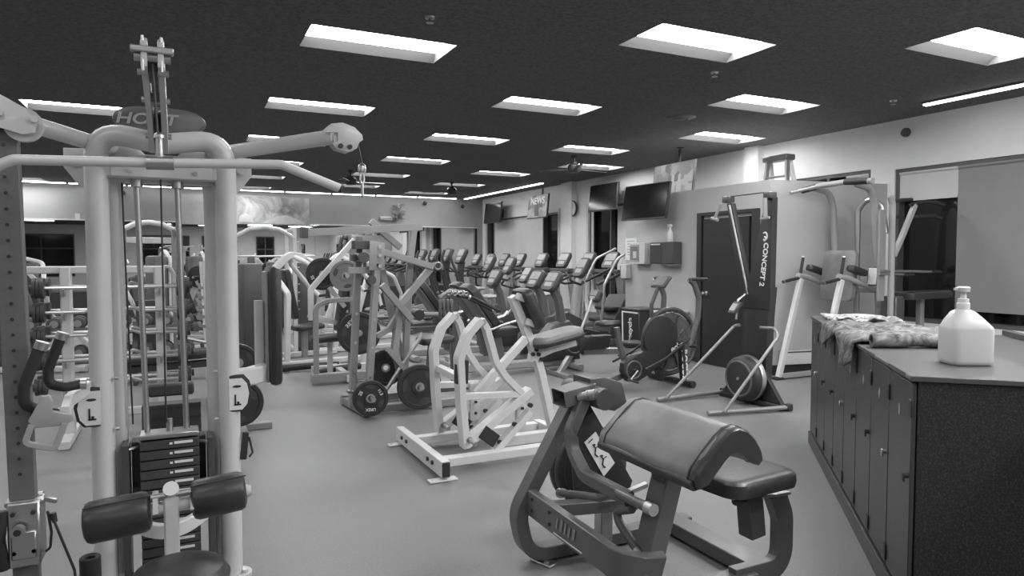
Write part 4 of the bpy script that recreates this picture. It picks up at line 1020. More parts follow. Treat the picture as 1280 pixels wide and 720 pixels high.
# ================================================================== ski trainer
SK = thing('ski_trainer', 'black upright ski trainer with a round flywheel and chrome floor rods', 'ski machine', (5.3, 5.22, 0))
def flat(name, m, pts, th, root, bev=.003, label=None): q = Part(name, m, root); q.poly(pts, (1, 0, 0), th, bev=bev); return q.done(label)
flat('column', BLACK, [(5.30, 5.06, .05), (5.30, 5.40, .05), (5.30, 5.38, 1.1), (5.30, 5.30, 1.3), (5.30, 5.0, 1.2), (5.30, 5.03, .9)], .09, SK)
ra = flat('arm', BLACK, [(5.29, 5.36, .98), (5.29, 5.00, .98), (5.29, 4.985, 2.10), (5.29, 5.075, 2.10)], .07, SK)
la = flat('arm', BLACK, [(5.31, 5.40, 1.02), (5.31, 5.26, 1.02), (5.31, 5.57, 2.08), (5.31, 5.64, 2.08)], .06, SK)
q = Part('arm_rail', STEEL, la); q.tube([(5.298, 5.30, 1.12), (5.298, 5.585, 2.06)], .012, 8); q.done()
text(ra, 'CONCEPT 2', .082, (5.287, 5.085, 1.43), (0, .12, -1), (0, -1, -.12), LETTER, sx=1.0, bold=.002)
q = Part('emblem', LETTER, ra)
q.tube([(5.286, 5.075+.036*math.cos(R(a))*(.8), 1.715+.038*math.sin(R(a))) for a in range(50, 320, 20)], .008, 6); q.tube([(5.286, 5.085+.022*math.cos(R(a)), 1.69+.022*math.sin(R(a))) for a in range(100, 300, 25)], .007, 6); q.done()
for y, dy in ((5.03, .02), (5.605, .09)):
    q = Part('pulley_cap', CHAR, SK); q.box((5.30, y, 2.12), (.10, .10, .07), bev=.015); q.done()
    q = Part('pull_handle', PLASTIC_L, SK)
    if y > 5.3: q.tube([(5.24, y+.05, 2.08), (5.22, y+.12, 1.92)], .016, 10); q.tube([(5.22, y+.17, 1.93), (5.22, y+.07, 1.905)], .018, 10)
    else: q.tube([(5.22, y-.01, 2.09), (5.22, y-.02, 1.90)], .022, 10); q.tube([(5.22, y+.04, 1.885), (5.22, y-.07, 1.895)], .014, 10)
    q.done('pale hand grip')
q = Part('top_cord', BLACK, SK); q.tube([(5.3, 5.06, 2.155), (5.3, 5.58, 2.15)], .006, 6); q.done()
fw_ = Part('flywheel_cage', BLACK, SK); fw_.lathe([(0, 0), (.15, 0), (.20, .012), (.225, .04), (.228, .12), (.21, .17), (.15, .19), (0, .19)], (5.08, 5.20, .27), (1, 0, 0), 36); fc = fw_.done()
q = Part('cage_band', STEEL, fc); q.lathe([(.229, .10), (.234, .11), (.234, .15), (.222, .16)], (5.08, 5.20, .27), (1, 0, 0), 36, closed=True); q.done('bright metal band round the flywheel')
q = Part('vent_ring', GUN, fc); q.pipe_ring((5.085, 5.20, .27), (1, 0, 0), .175, .012, 32); q.done()
q = Part('hub', CHROME, fc); q.cyl((5.085, 5.2, .27), (5.07, 5.2, .27), .016, seg=12); q.done()
q = Part('monitor', PLASTIC, SK); q.box((5.16, 5.34, .98), (.03, .13, .14), rot=(0, 35, -10), bev=.006); mo = q.done()
q = Part('display', PLASTIC_L, mo); q.box((5.142, 5.343, .988), (.006, .095, .085), rot=(0, 35, -10), bev=0); q.done()
q = Part('monitor_bracket', STEEL, SK); q.tube([(5.28, 5.32, 1.12), (5.2, 5.34, 1.06), (5.18, 5.34, .86)], .014, 8, fil=.03); q.done()
q = Part('floor_rod', ROD, SK); q.tube([(5.22, 5.05, .80), (5.22, 4.86, .81), (5.20, 4.80, .74), (4.60, 4.88, .04)], .0165, 10, fil=.08); q.done()
q = Part('floor_rod', ROD, SK); q.tube([(5.22, 5.33, .80), (5.22, 5.40, .79), (4.50, 5.62, .04)], .0165, 10, fil=.06); q.done()
q = Part('base_rail', ROD, SK); q.tube([(4.46, 4.95, .03), (5.30, 4.77, .04)], .022, 10); q.done()
q = Part('base_rail', ROD, SK); q.tube([(4.42, 5.66, .03), (5.30, 5.64, .04)], .022, 10); q.done()
q = Part('base_foot', BLACK, SK); q.poly([(5.27, 5.05, .04), (5.27, 4.80, .04), (5.27, 5.06, .36)], (1, 0, 0), .05, bev=.003); q.poly([(5.27, 5.38, .04), (5.27, 5.64, .04), (5.27, 5.38, .36)], (1, 0, 0), .05, bev=.003); q.box((5.30, 5.22, .03), (.12, .86, .05), bev=.01); q.done()
for y in (4.77, 5.66): q = Part('end_cap', RUBBER, SK); q.box((5.32, y, .04), (.07, .06, .07), bev=.01); q.done()

# ================================================================== fan bike
FB = thing('fan_bike', 'black fan bike with a big caged fan wheel, beside the white hamper', 'exercise bike', (5.0, 6.5, 0))
def ft(name, m, pts, r=.02, fil=0, root=None, **k): q = Part(name, m, root or FB); q.tube(pts, r, 12, fil=fil, **k); return q.done()
FC = Vector((5.25, 6.5, .50))
q = Part('fan_cage', CHAR, FB)
for s in (-1, 1):
    for rr_ in (.12, .20, .28, .35): q.pipe_ring(FC+Vector((0, s*(.10 if rr_ < .3 else .075), 0)), (0, 1, 0), rr_, .004, 36, 5)
    for k in range(20): a = R(18*k); d = Vector((math.cos(a), 0, math.sin(a))); q.tube([FC+d*.07+Vector((0, s*.105, 0)), FC+d*.28+Vector((0, s*.10, 0)), FC+d*.375+Vector((0, s*.055, 0))], .003, 4)
q.pipe_ring(FC, (0, 1, 0), .385, .03, 40, 8); cg = q.done()
q = Part('fan_wheel', PLASTIC_M, FB); q.lathe([(0, -.05), (.06, -.05), (.07, -.02), (.34, -.02), (.34, .02), (.07, .02), (.06, .05), (0, .05)], FC, (0, 1, 0), 36)
for k in range(10):
    a = R(36*k); d = Vector((math.cos(a), 0, math.sin(a))); e = Vector((-math.sin(a), 0, math.cos(a)))
    q.poly([FC+d*.12-e*.004+Vector((0, -.055, 0)), FC+d*.33-e*.004+Vector((0, -.055, 0)), FC+d*.33-e*.004+Vector((0, .055, 0)), FC+d*.12-e*.004+Vector((0, .055, 0))], e, .006)
q.done('grey fan wheel')
q = Part('side_guard', BLACK, FB); q.lathe([(0, 0), (.16, 0), (.24, .012), (.25, .03), (0, .03)], (5.02, 6.35, .58), (0, 1, 0), 32); q.done()
q = Part('belt_guard', BLACK, FB)
q.poly([(4.50, 6.36, .30), (4.49, 6.36, .20), (4.56, 6.36, .09), (4.68, 6.36, .07), (4.82, 6.36, .13), (5.05, 6.36, .30), (5.30, 6.36, .40), (5.33, 6.36, .50), (5.24, 6.36, .55), (5.05, 6.36, .48), (4.80, 6.36, .42), (4.60, 6.36, .38)], (0, 1, 0), .10, bev=.02); bg = q.done()
text(bg, 'echo', .10, (5.23, 6.335, .455), (1, 0, .38), (-.38, 0, 1), LETTER, shear=.2, bold=.003)
q = Part('crank_ring', GUN, bg); q.pipe_ring((4.63, 6.355, .22), (0, 1, 0), .10, .012, 28, 6); q.done()
for s in (-1, 1):
    y = 6.47+s*.19
    q = Part('crank', STEEL, FB); q.tube([(4.63, 6.47+s*.1, .22), (4.63, y, .22), (4.63+s*.10, y, .22+s*.10)], .012, 8); q.done()
    q = Part('pedal', PLASTIC, FB); q.box((4.63+s*.10, y+s*.05, .22+s*.10), (.10, .09, .025), rot=(0, 20, 0)); q.done()
fl = ft('front_leg', BLACK, [(5.26, 6.30, .48), (5.30, 6.30, .06)], rect=(.05, .08), up=(0, 1, 0))
text(fl, 'ROGUE', .105, (5.285, 6.262, .25), (.05, 0, -1), (1, 0, .05), LETTER, bold=.004)
ft('front_leg', BLACK, [(5.26, 6.70, .48), (5.30, 6.70, .06)], rect=(.05, .08), up=(0, 1, 0)); ft('front_fork', BLACK, [(5.0, 6.5, .30), (5.14, 6.5, .05)], rect=(.06, .08), up=(0, 1, 0))
ft('front_foot', BLACK, [(5.26, 6.14, .045), (5.26, 6.88, .045)], rect=(.07, .06), up=(0, 0, 1))
for y in (6.12, 6.90): q = Part('foot_wheel', RUBBER, FB); q.cyl((5.28, y-.02, .04), (5.28, y+.02, .04), .04, seg=16); q.done()
ft('rear_foot', BLACK, [(4.25, 6.2, .045), (4.25, 6.8, .045)], rect=(.07, .06), up=(0, 0, 1)); ft('main_beam', GUN, [(4.25, 6.5, .06), (4.55, 6.5, .14), (4.9, 6.5, .30)], rect=(.07, .08), up=(0, 1, 0))
ft('seat_tube', GUN, [(4.62, 6.5, .25), (4.52, 6.5, .55), (4.49, 6.5, .70)], rect=(.06, .05), up=(0, 1, 0))
q = Part('saddle', VINYL, FB); q.loft([[(4.36+x, 6.5+y*w, -.11+.86+z*h) for y, z in ((-1, 0), (-.7, .8), (0, 1), (.7, .8), (1, 0), (.6, -.7), (0, -.8), (-.6, -.7))] for x, w, h in ((-.12, .04, .02), (-.10, .11, .035), (0, .115, .04), (.09, .06, .035), (.17, .03, .03), (.19, .015, .015))]); q.done()
for y, k in ((6.18, 0), (6.82, 1)):
    ft('handle_arm', GUN, [(5.28, y, .48), (5.40, y, .80), (5.42, y, 1.02), (5.34, y, 1.20), (5.27, y, 1.245)], .034, .12)
    h = ft('handle_grip', RUBBER, [(5.26, y, 1.245), (5.30, y-.02, 1.25), (5.48, y-.06, 1.25)], .021, .03)
    ft('push_rod', BLACK, [(5.34, y, .60), (4.95, y, .36), (4.66, y, .25)], .014); ft('foot_peg', BLACK, [(5.30, y, .48), (5.30, y+(-.12 if k == 0 else .12), .48)], .02)
ft('console_post', CHAR, [(4.98, 6.5, .70), (4.98, 6.5, .95), (5.08, 6.5, 1.16)], .024, .06)
q = Part('console', PLASTIC, FB); q.box((5.12, 6.5, 1.21), (.03, .26, .17), rot=(0, 40, 0), bev=.01); cs_ = q.done()
q = Part('display', PLASTIC_M, cs_); q.box((5.104, 6.5, 1.222), (.006, .20, .12), rot=(0, 40, 0), bev=0); q.done()

# ================================================================== bins by the closet
RB = thing('recycling_bin', 'tall black recycling bin with white edges in front of the closet wall', 'bin', (6.15, 8.35, 0))
q = Part('body', BLACK, RB); q.box((6.18, 8.32, .36), (.36, .40, .72), bev=.012, taper=1.06); rb = q.done()
q = Part('white_edge', LETTER, rb); q.tube([(5.997, 8.51, .02), (5.986, 8.52, .70)], rect=(.006, .03), up=(0, 1, 0)); q.tube([(5.994, 8.13, .05), (5.994, 8.51, .05)], rect=(.006, .03), up=(0, 0, 1)); q.tube([(5.986, 8.13, .69), (5.986, 8.51, .69)], rect=(.006, .02), up=(0, 0, 1)); q.done()
text(rb, 'recycle', .125, (5.985, 8.32, .43), (0, 0, 1), (0, 1, 0), LETTER, bold=.004)
q = Part('lid', PLASTIC, RB); q.box((6.18, 8.32, .735), (.41, .45, .035), bev=.012); q.done()
WB = thing('hamper', 'white rectangular hamper against the closet wall behind the fan bike', 'hamper', (6.42, 7.95, 0))
q = Part('body', mat('hamper_white', .5, .5, 0, .03), WB); q.box((6.42, 7.95, .35), (.48, .24, .70), bev=.012); q.done()
q = Part('lid', WHITE, WB); q.box((6.42, 7.95, .715), (.50, .26, .03), bev=.008); q.done()

# baseboard heater along the closet side
HT = thing('baseboard_heater', 'low white baseboard heater along the closet side wall', 'heater', (7.6, 6.30, .13))
q = Part('cover', mat('heater_white', .5, .45, 0, .03), HT); q.poly([(6.85, 6.31, .14), (6.85, 6.245, .14), (6.85, 6.245, .27), (6.85, 6.275, .31), (6.85, 6.31, .31)], (1, -.167, 0), 1.5); q.done()
q = Part('vent_slot', BLACK, HT); q.box((7.6, 6.134, .293), (1.45, .012, .018), rot=(50, 0, -9.5), bev=0); q.done()

# ================================================================== on the closet wall and ceiling-hung screens
AE = thing('defibrillator_cabinet', 'white defibrillator wall cabinet with a small window, on the closet wall', 'cabinet', (6.62, 8.93, 1.56))
q = Part('case', WHITE, AE); q.box((6.62, 8.93, 1.565), (.15, .40, .34), bev=.008); q.done()
q = Part('window_frame', PLASTIC_L, AE); q.box((6.541, 8.99, 1.57), (.008, .24, .27), bev=.003); q.done()
q = Part('window_pane', mat('cabinet_glass', .22, .12, 0, .1), AE); q.box((6.5355, 8.99, 1.57), (.004, .19, .21), bev=0); q.done()
q = Part('device', WHITE, AE); q.box((6.532, 8.97, 1.545), (.003, .09, .11), bev=0); q.done()
NT = thing('notice_sign', 'white printed notice sheet left of the defibrillator cabinet', 'notice', (6.69, 9.30, 1.64))
q = Part('sheet', PAPER, NT); q.box((6.693, 9.295, 1.64), (.008, .30, .36), bev=0); q.done()
q = Part('printed_lines', PLASTIC_L, NT)
for k in range(6): q.box((6.6885, 9.295, 1.77-k*.045), (.002, .22-(k % 3)*.03, .014), bev=0)
q.done()
TD_ = thing('mounted_towel_dispenser', 'dark box dispenser with a white label on the closet wall', 'dispenser', (6.6, 8.28, 1.56))
q = Part('box', CHAR, TD_); q.box((6.61, 8.29, 1.57), (.17, .54, .33), bev=.01); q.done()
q = Part('front_panel', PLASTIC, TD_); q.box((6.522, 8.42, 1.57), (.012, .27, .31), bev=.004); q.done()
q = Part('white_label', LETTER, TD_); q.box((6.5145, 8.42, 1.70), (.003, .22, .018), bev=0); q.done()
q = Part('drip_tray', PLASTIC_M, TD_); q.box((6.60, 8.12, 1.385), (.16, .20, .035), bev=.008); q.done()
SB = thing('spray_bottle', 'white spray bottle standing on the dark dispenser', 'bottle', (6.60, 8.18, 1.735))
q = Part('body', WHITE, SB); q.lathe([(0, 0), (.042, 0), (.045, .01), (.045, .12), (.03, .16), (.015, .19), (.015, .215), (0, .215)], (6.60, 8.18, 1.736), (0, 0, 1), 18); q.done()
q = Part('trigger_head', WHITE, SB); q.box((6.60, 8.19, 1.975), (.04, .09, .045), bev=.01); q.tube([(6.60, 8.22, 1.95), (6.60, 8.235, 1.92)], .008, 8); q.cyl((6.60, 8.18, 1.94), (6.60, 8.18, 1.965), .02, seg=12); q.done()
SD = thing('mounted_soap_dispenser', 'small white wall dispenser at the corner of the closet', 'dispenser', (6.62, 9.38, 1.27))
q = Part('case', WHITE, SD); q.box((6.64, 9.36, 1.275), (.11, .16, .24), bev=.012); q.done(); q = Part('nozzle', PLASTIC_M, SD); q.box((6.62, 9.36, 1.145), (.06, .07, .02), bev=.004); q.done()

# screens: 'face' is the way the glass looks (towards the hall)
def tv(name, label, c, w, h, yaw, pitch, on=None, pole=None, arm=None):
    c = Vector(c); t = thing(name, label, 'television', c)
    M_ = Euler((0, R(pitch), R(yaw))).to_matrix()       # local -x looks out of the screen
    def P_(x, y, z): return c+M_ @ Vector((x, y, z))
    q = Part('case', PLASTIC, t); q.box(c+M_ @ Vector((.03, 0, 0)), (.05, w, h), M=M_, bev=.006); q.box(c+M_ @ Vector((.07, 0, -.02)), (.05, w*.5, h*.5), M=M_, bev=.01); q.done()
    q = Part('screen', on or SCREEN, t); q.box(c+M_ @ Vector((.002, 0, .004)), (.006, w-.03, h-.04), M=M_, bev=0); s = q.done()
    q = Part('mount', BLACK, t)
    if pole: q.tube([P_(.10, 0, 0), P_(.14, 0, .02), (c.x+.16, c.y, H)], .022, 10, fil=.04); q.cyl((c.x+.16, c.y, H-.02), (c.x+.16, c.y, H), .06)
    if arm: q.tube([P_(.09, 0, 0), arm], rect=(.06, .06), up=(0, 0, 1)); q.box(arm, (.02, .25, .25))
    q.done()
    return t, s, P_, M_
def screen_mat(name, seed, lo, hi):
    def build(nt, b, tc):
        vz = nt.nodes.new('ShaderNodeTexVoronoi'); vz.inputs['Scale'].default_value = 5+seed; vz.distance = 'CHEBYCHEV'
        nt.links.new(tc.outputs['Object'], vz.inputs['Vector'])
        c = ramp(nt, vz.outputs['Color'], [(.2, lo), (.8, hi)]); nt.links.new(c, b.inputs['Emission Color']); b.inputs['Emission Strength'].default_value = .8
        b.inputs['Base Color'].default_value = (.02, .02, .02, 1)
    return pmat(name, build)
tv('television', 'large black television tilted down on the closet wall above the defibrillator', (6.42, 8.58, 2.36), .98, .56, 6, 10, arm=(6.69, 8.6, 2.3))
tv('television', 'dark television hung beside the wall clock above a window', (8.15, 12.36, 2.79), 1.06, .58, 0, 6, arm=(8.45, 12.36, 2.75))
tv('television', 'dark blank television on the side wall beside the far corner', (8.15, 18.1, 2.80), 1.12, .60, 0, 6, arm=(8.45, 18.1, 2.78))
ON1, ON2 = screen_mat('lit_screen_news', 0, .12, .42), screen_mat('lit_screen_show', 2, .06, .36)
t, s, P_, M_ = tv('television', 'lit television showing a news programme, hung from the ceiling', (7.95, 14.95, 2.76), 1.02, .58, 0, 6, on=ON1, pole=True)
text(s, 'NEWS', .24, P_(-.003, 0, .13), M_ @ Vector((0, -1, 0)), M_ @ Vector((0, 0, 1)), LETTER, sx=1.1, bold=.004)
q = Part('picture_figure', PLASTIC_M, s); q.poly([P_(-.003, y, z) for y, z in [(.12, -.24), (.10, -.08), (.05, -.03), (.05, .06), (0, .09), (-.04, .05), (-.04, -.03), (-.10, -.08), (-.12, -.24)]], M_ @ Vector((-1, 0, 0)), .001); q.done()
t, s, P_, M_ = tv('television', 'lit television showing people, hung from the ceiling behind the big black television', (7.25, 8.95, 2.76), 1.02, .58, 0, 6, on=ON2, pole=True)
q = Part('picture_figure', PLASTIC_L, s)
for cx_ in (-.02, -.18): q.poly([P_(-.003, cx_+y, z) for y, z in [(.07, -.26), (.06, -.05), (.03, .0), (.035, .07), (0, .10), (-.035, .07), (-.03, 0), (-.06, -.05), (-.07, -.26)]], M_ @ Vector((-1, 0, 0)), .001)
q.done()

CK = thing('wall_clock', 'round white wall clock with a dark rim on the side wall', 'clock', (8.39, 14.0, 2.66))
q = Part('rim', BLACK, CK); q.lathe([(.165, 0), (.185, 0), (.19, .02), (.185, .045), (.165, .045)], (8.42, 14.0, 2.66), (-1, 0, 0), 32, closed=True); q.done()
q = Part('dial', WHITE, CK); q.lathe([(0, 0), (.168, 0), (.168, .03), (0, .03)], (8.42, 14.0, 2.66), (-1, 0, 0), 32); q.done()
q = Part('hands', BLACK, CK); q.box((8.387, 14.0, 2.71), (.003, .012, .11), bev=0); q.box((8.387, 14.04, 2.68), (.003, .09, .014), rot=(25, 0, 0), bev=0); q.done()

LD = thing('step_ladder', 'small step ladder standing on top of the closet block', 'ladder', (7.35, 6.72, CZ))
for dx, lean in ((0, .02), (.14, .0)):
    q = Part('side_rails' if dx == 0 else 'rear_legs', STEEL if dx == 0 else SILVER, LD)
    for y in (6.55, 6.92): q.tube([(7.2+dx, y, CZ), (7.2+dx*.45+lean, y+(.02 if y < 6.7 else -.02), CZ+.33)], rect=(.03, .07), up=(1, 0, 0))
    q.done()
q = Part('top_cap', CHAR, LD); q.box((7.24, 6.735, CZ+.345), (.17, .42, .075), bev=.012); q.done()
q = Part('tread', STEEL, LD); q.box((7.22, 6.735, CZ+.10), (.09, .36, .02)); q.done()

# ================================================================== small ceiling and wall fittings
def fan(c, label, rot):
    t = thing('ceiling_fan', label, 'ceiling fan', c); c = Vector(c)
    q = Part('motor', BLACK, t); q.lathe([(0, 0), (.09, .0), (.12, .04), (.12, .12), (.06, .16), (.06, .18), (0, .18)], c, (0, 0, 1), 20); q.cyl(c+Vector((0, 0, .18)), (c.x, c.y, H), .018); q.lathe([(0, 0), (.07, 0), (.04, -.05), (0, -.05)], (c.x, c.y, H), (0, 0, 1), 16); q.done()
    for k in range(3):
        a = R(rot+120*k); d = Vector((math.cos(a), math.sin(a), 0)); e = Vector((-math.sin(a), math.cos(a), .18))
        q = Part('blade', CHAR, t); q.poly([c+d*.1+e*.03+Vector((0, 0, .05)), c+d*.68+e*.06+Vector((0, 0, .05)), c+d*.70-e*.06+Vector((0, 0, .05)), c+d*.1-e*.03+Vector((0, 0, .05))], (0, 0, 1), .01); q.done()
fan((6.30, 10.45, 3.0), 'dark ceiling fan above the treadmills nearer the closet', 8); fan((5.84, 15.3, 3.0), 'dark ceiling fan in the far corner of the hall', 40); fan((3.2, 14.2, 3.0), 'dark ceiling fan over the middle of the hall', 0)
for (x, y), lab in (((1.72, 4.95), 'tiny sprinkler head beside the first ceiling light in the middle row'), ((4.71, 5.19), 'tiny sprinkler head behind the ceiling light over the bikes'), ((7.4, 5.22), 'tiny sprinkler head near the strip light above the large grey shade')):
    t = thing('ceiling_sprinkler', lab, 'sprinkler', (x, y, H)); q = Part('body', STEEL, t); q.lathe([(0, 0), (.04, 0), (.035, -.012), (.012, -.016), (.012, -.04), (.03, -.043), (0, -.046)], (x, y, H), (0, 0, 1), 16); q.done()
t = thing('ceiling_vent', 'dark round ceiling vent in front of the closet', 'vent', (5.83, 7.05, H)); q = Part('grille', BLACK, t); q.lathe([(0, -.03), (.06, -.03), (.08, -.02), (.10, -.03), (.13, -.018), (.15, -.02), (.2, 0), (0, 0)], (5.83, 7.05, H), (0, 0, 1), 28); q.done()
t = thing('wall_speaker', 'small dark round speaker high on the side wall above the closet end', 'speaker', (8.45, 5.8, 3.12)); q = Part('body', CHAR, t); q.lathe([(0, .07), (.045, .06), (.06, .03), (.06, 0), (0, 0)], (8.5, 5.8, 3.12), (-1, 0, -.2), 18); q.done()
for x, z, lab in ((-1.24, 3.1, 'small security camera on the back wall left of the pictures'), (6.59, 3.12, 'small security camera under the strip light near the far corner'), (7.8, 3.06, 'small security camera in the far corner of the back wall')):
    t = thing('wall_camera', lab, 'security camera', (x, YB-.1, z)); q = Part('bracket', WHITE, t); q.cyl((x, YB, z+.03), (x, YB-.09, z+.03), .03, seg=12); q.done(); q = Part('dome', BLACK, t); q.ball((x, YB-.09, z), .06); q.done()

# pictures on the back wall
def mural_build(nt, b, tc):
    f = noise(nt, tc, 1.6, 7, 'Object', .65, .8); c = ramp(nt, f, [(.35, .10), (.47, .22), (.56, .32), (.68, .44)])
    nt.links.new(c, b.inputs['Base Color']); b.inputs['Roughness'].default_value = .7
MURAL = pmat('mural_print', mural_build)
MU = thing('mural_panel', 'wide pale mural panel of shapes on the back wall', 'wall art', (2.25, YB-.03, 2.76))
q = Part('panel', MURAL, MU); q.box((2.25, YB-.02, 2.76), (2.0, .03, .74), bev=.004); q.done()
q = Part('painted_shapes', mat('pale_print', .42, .8, 0, .1), MU)
q.poly([(1.95, YB-.037, 2.42), (2.4, YB-.037, 2.62), (2.65, YB-.037, 2.66), (3.0, YB-.037, 2.52), (3.15, YB-.037, 2.41)], (0, -1, 0), .003); q.poly([(1.42, YB-.037, 2.45), (1.46, YB-.037, 2.62), (1.6, YB-.037, 2.68), (1.74, YB-.037, 2.62), (1.80, YB-.037, 2.45)], (0, -1, 0), .003); q.done('pale hill shapes')
SG = thing('wall_sign', 'square pale sign with lettering on the back wall', 'sign', (.5, YB-.03, 2.74))
q = Part('board', mat('sign_board', .34, .8, 0, .05), SG); q.box((.45, YB-.02, 2.74), (.85, .03, .76), bev=.004); bd = q.done()
q = Part('printed_lines', PLASTIC_L, bd)
for z, w in ((2.92, .30), (2.78, .42), (2.64, .58)): 
    for k in range(5): q.box((.45-w/2+w*(k+.5)/5, YB-.037, z), (w/5-.03, .003, .08 if z > 2.9 else .06), bev=0)
q.box((.42, YB-.037, 2.47), (.06, .003, .18), bev=0); q.done()
WR = thing('hanging_plant', 'small hanging plant on the grey back wall near the far windows', 'plant', (5.75, YB-.12, 2.85))
LEAFM = mat('grey_leaf', .22, .6, 0, .4, scale=30)
q = Part('leaves', LEAFM, WR); random.seed(5)
for k in range(46):
    a, r_, zz = random.uniform(0, 6.28), random.uniform(.02, .19), random.uniform(-.24, .20)
    c = Vector((5.75+r_*math.cos(a)*.9, YB-.13+.09*math.sin(a), 2.86+zz)); d = Vector((math.cos(a), math.sin(a)*.4-.3, random.uniform(-.6, .5))).normalized()*.09; e = d.cross(Vector((0, 1, .2))).normalized()*.03
    q.poly([c-d*.6, c+e, c+d, c-e], (0, -1, .2), .003)
q.done(smooth=0); q = Part('pot', CHAR, WR); q.lathe([(0, 0), (.06, 0), (.08, .12), (0, .12)], (5.75, YB-.12, 2.62), (0, 0, 1), 14); q.done()
t = thing('wall_shelf_box', 'small white box fitting on the back wall beside the hanging plant', 'wall box', (5.42, YB-.05, 2.62)); q = Part('box', WHITE, t); q.box((5.42, YB-.05, 2.64), (.36, .10, .10), bev=.01); q.done(); q = Part('front_plate', PLASTIC_L, t); q.box((5.42, YB-.103, 2.64), (.30, .008, .06)); q.done()
t = thing('wall_switch', 'small white plate on the grey back wall above the mirror, far left', 'switch', (-2.22, YB-.01, 2.49)); q = Part('plate', WHITE, t); q.box((-2.22, YB-.008, 2.50), (.10, .014, .14)); q.done()
# ================================================================== cardio rows (all machines face the side wall, +X)
CON_FACE = mat('console_face', .26, .3, 0, .12, scale=14)
def L(name, m, root): return Part(name, m, root, local=True)
def console(root, c, w, h, pitch, m=PLASTIC, face=CON_FACE, name='console'):
    M_ = Euler((0, R(pitch), 0)).to_matrix(); c = Vector(c)
    q = L(name, m, root); ux, uy = M_ @ Vector((0, 1, 0)), M_ @ Vector((0, 0, 1)); n = ux.cross(uy)
    rings = []
    for d, z in ((.02, .09), (0, .06), (0, .02), (.012, 0)):
        rings.append([c+ux*x+uy*y*(1)+n*z for x, y in rounded_rect(w-2*d, h-2*d, min(w, h)*.22)])
    q.loft(rings); k = q.done()
    f = L('display', face, k); 
    f.loft([[c+ux*x*.82+uy*(y*.40+h*.17)-n*.003 for x, y in rounded_rect(w, h, .04)], [c+ux*x*.82+uy*(y*.40+h*.17)+n*.004 for x, y in rounded_rect(w, h, .04)]]); f.done()
    f = L('button_panel', PLASTIC_L, k)
    f.loft([[c+ux*x*.6+uy*(y*.20-h*.2)-n*.003 for x, y in rounded_rect(w, h, .04)], [c+ux*x*.6+uy*(y*.20-h*.2)+n*.004 for x, y in rounded_rect(w, h, .04)]]); f.done()
    return k

def make_treadmill(label, group):
    t = thing('treadmill', label, 'treadmill', (0, 0, 0), 0, group)
    q = L('deck', PLASTIC, t); q.box((-.85, 0, .135), (1.75, .80, .11), bev=.02); q.done()
    q = L('running_belt', RUBBER, t); q.box((-.88, 0, .192), (1.6, .52, .012), bev=.004); q.done()
    q = L('side_rail', PLASTIC_M, t); q.box((-.85, .33, .20), (1.72, .12, .025), bev=.008); q.done()
    q = L('side_rail', PLASTIC_M, t); q.box((-.85, -.33, .20), (1.72, .12, .025), bev=.008); q.done()
    q = L('motor_hood', PLASTIC_M, t)
    q.loft([[(x, y*w, z*h+.05) for y, z in ((-.40, 0), (-.40, .6), (-.30, 1), (.30, 1), (.40, .6), (.40, 0))] for x, w, h in ((-.20, .9, .16), (-.05, 1, .28), (.15, 1, .34), (.32, .95, .26), (.38, .9, .12))]); q.done()
    for s in (-1, 1):
        q = L('upright', PLASTIC_L, t); q.poly([(.22, s*.40, .12), (.02, s*.40, .12), (-.10, s*.36, 1.10), (-.16, s*.36, 1.20), (.04, s*.36, 1.20)], (0, s, 0), .05, bev=.01); q.done()
        q = L('handrail', PLASTIC, t); q.tube([(.0, s*.38, 1.16), (-.22, s*.38, 1.12), (-.52, s*.37, 1.0)], .03, 10, fil=.08); q.done()
        q = L('foot', RUBBER, t); q.cyl((.2, s*.3, 0), (.2, s*.3, .07), .04, seg=12); q.cyl((-1.6, s*.3, 0), (-1.6, s*.3, .09), .035, seg=12); q.done()
    q = L('cross_rail', PLASTIC, t); q.box((-.05, 0, 1.22), (.16, .90, .11), bev=.03); q.done()
    q = L('grip_bar', RUBBER, t); q.tube([(-.12, -.30, 1.20), (-.26, -.22, 1.22), (-.26, .22, 1.22), (-.12, .30, 1.20)], .022, 10, fil=.05); q.done()
    console(t, (-.03, 0, 1.46), .46, .36, 28)
    return t
TY = [10.95, 11.77, 12.74, 13.75, 14.85, 15.75, 16.65, 17.55]
for k, y in enumerate(TY):
    lab = 'grey treadmill facing the side wall, %s in the row counting from the closet' % ORD[k]
    if k == 0: TM = make_treadmill(lab, 'treadmills along the side wall'); TM.location = (7.42, y, 0); TM.scale = (1, .88, 1)
    else: dup(TM, (7.42, y, 0), 0, lab)

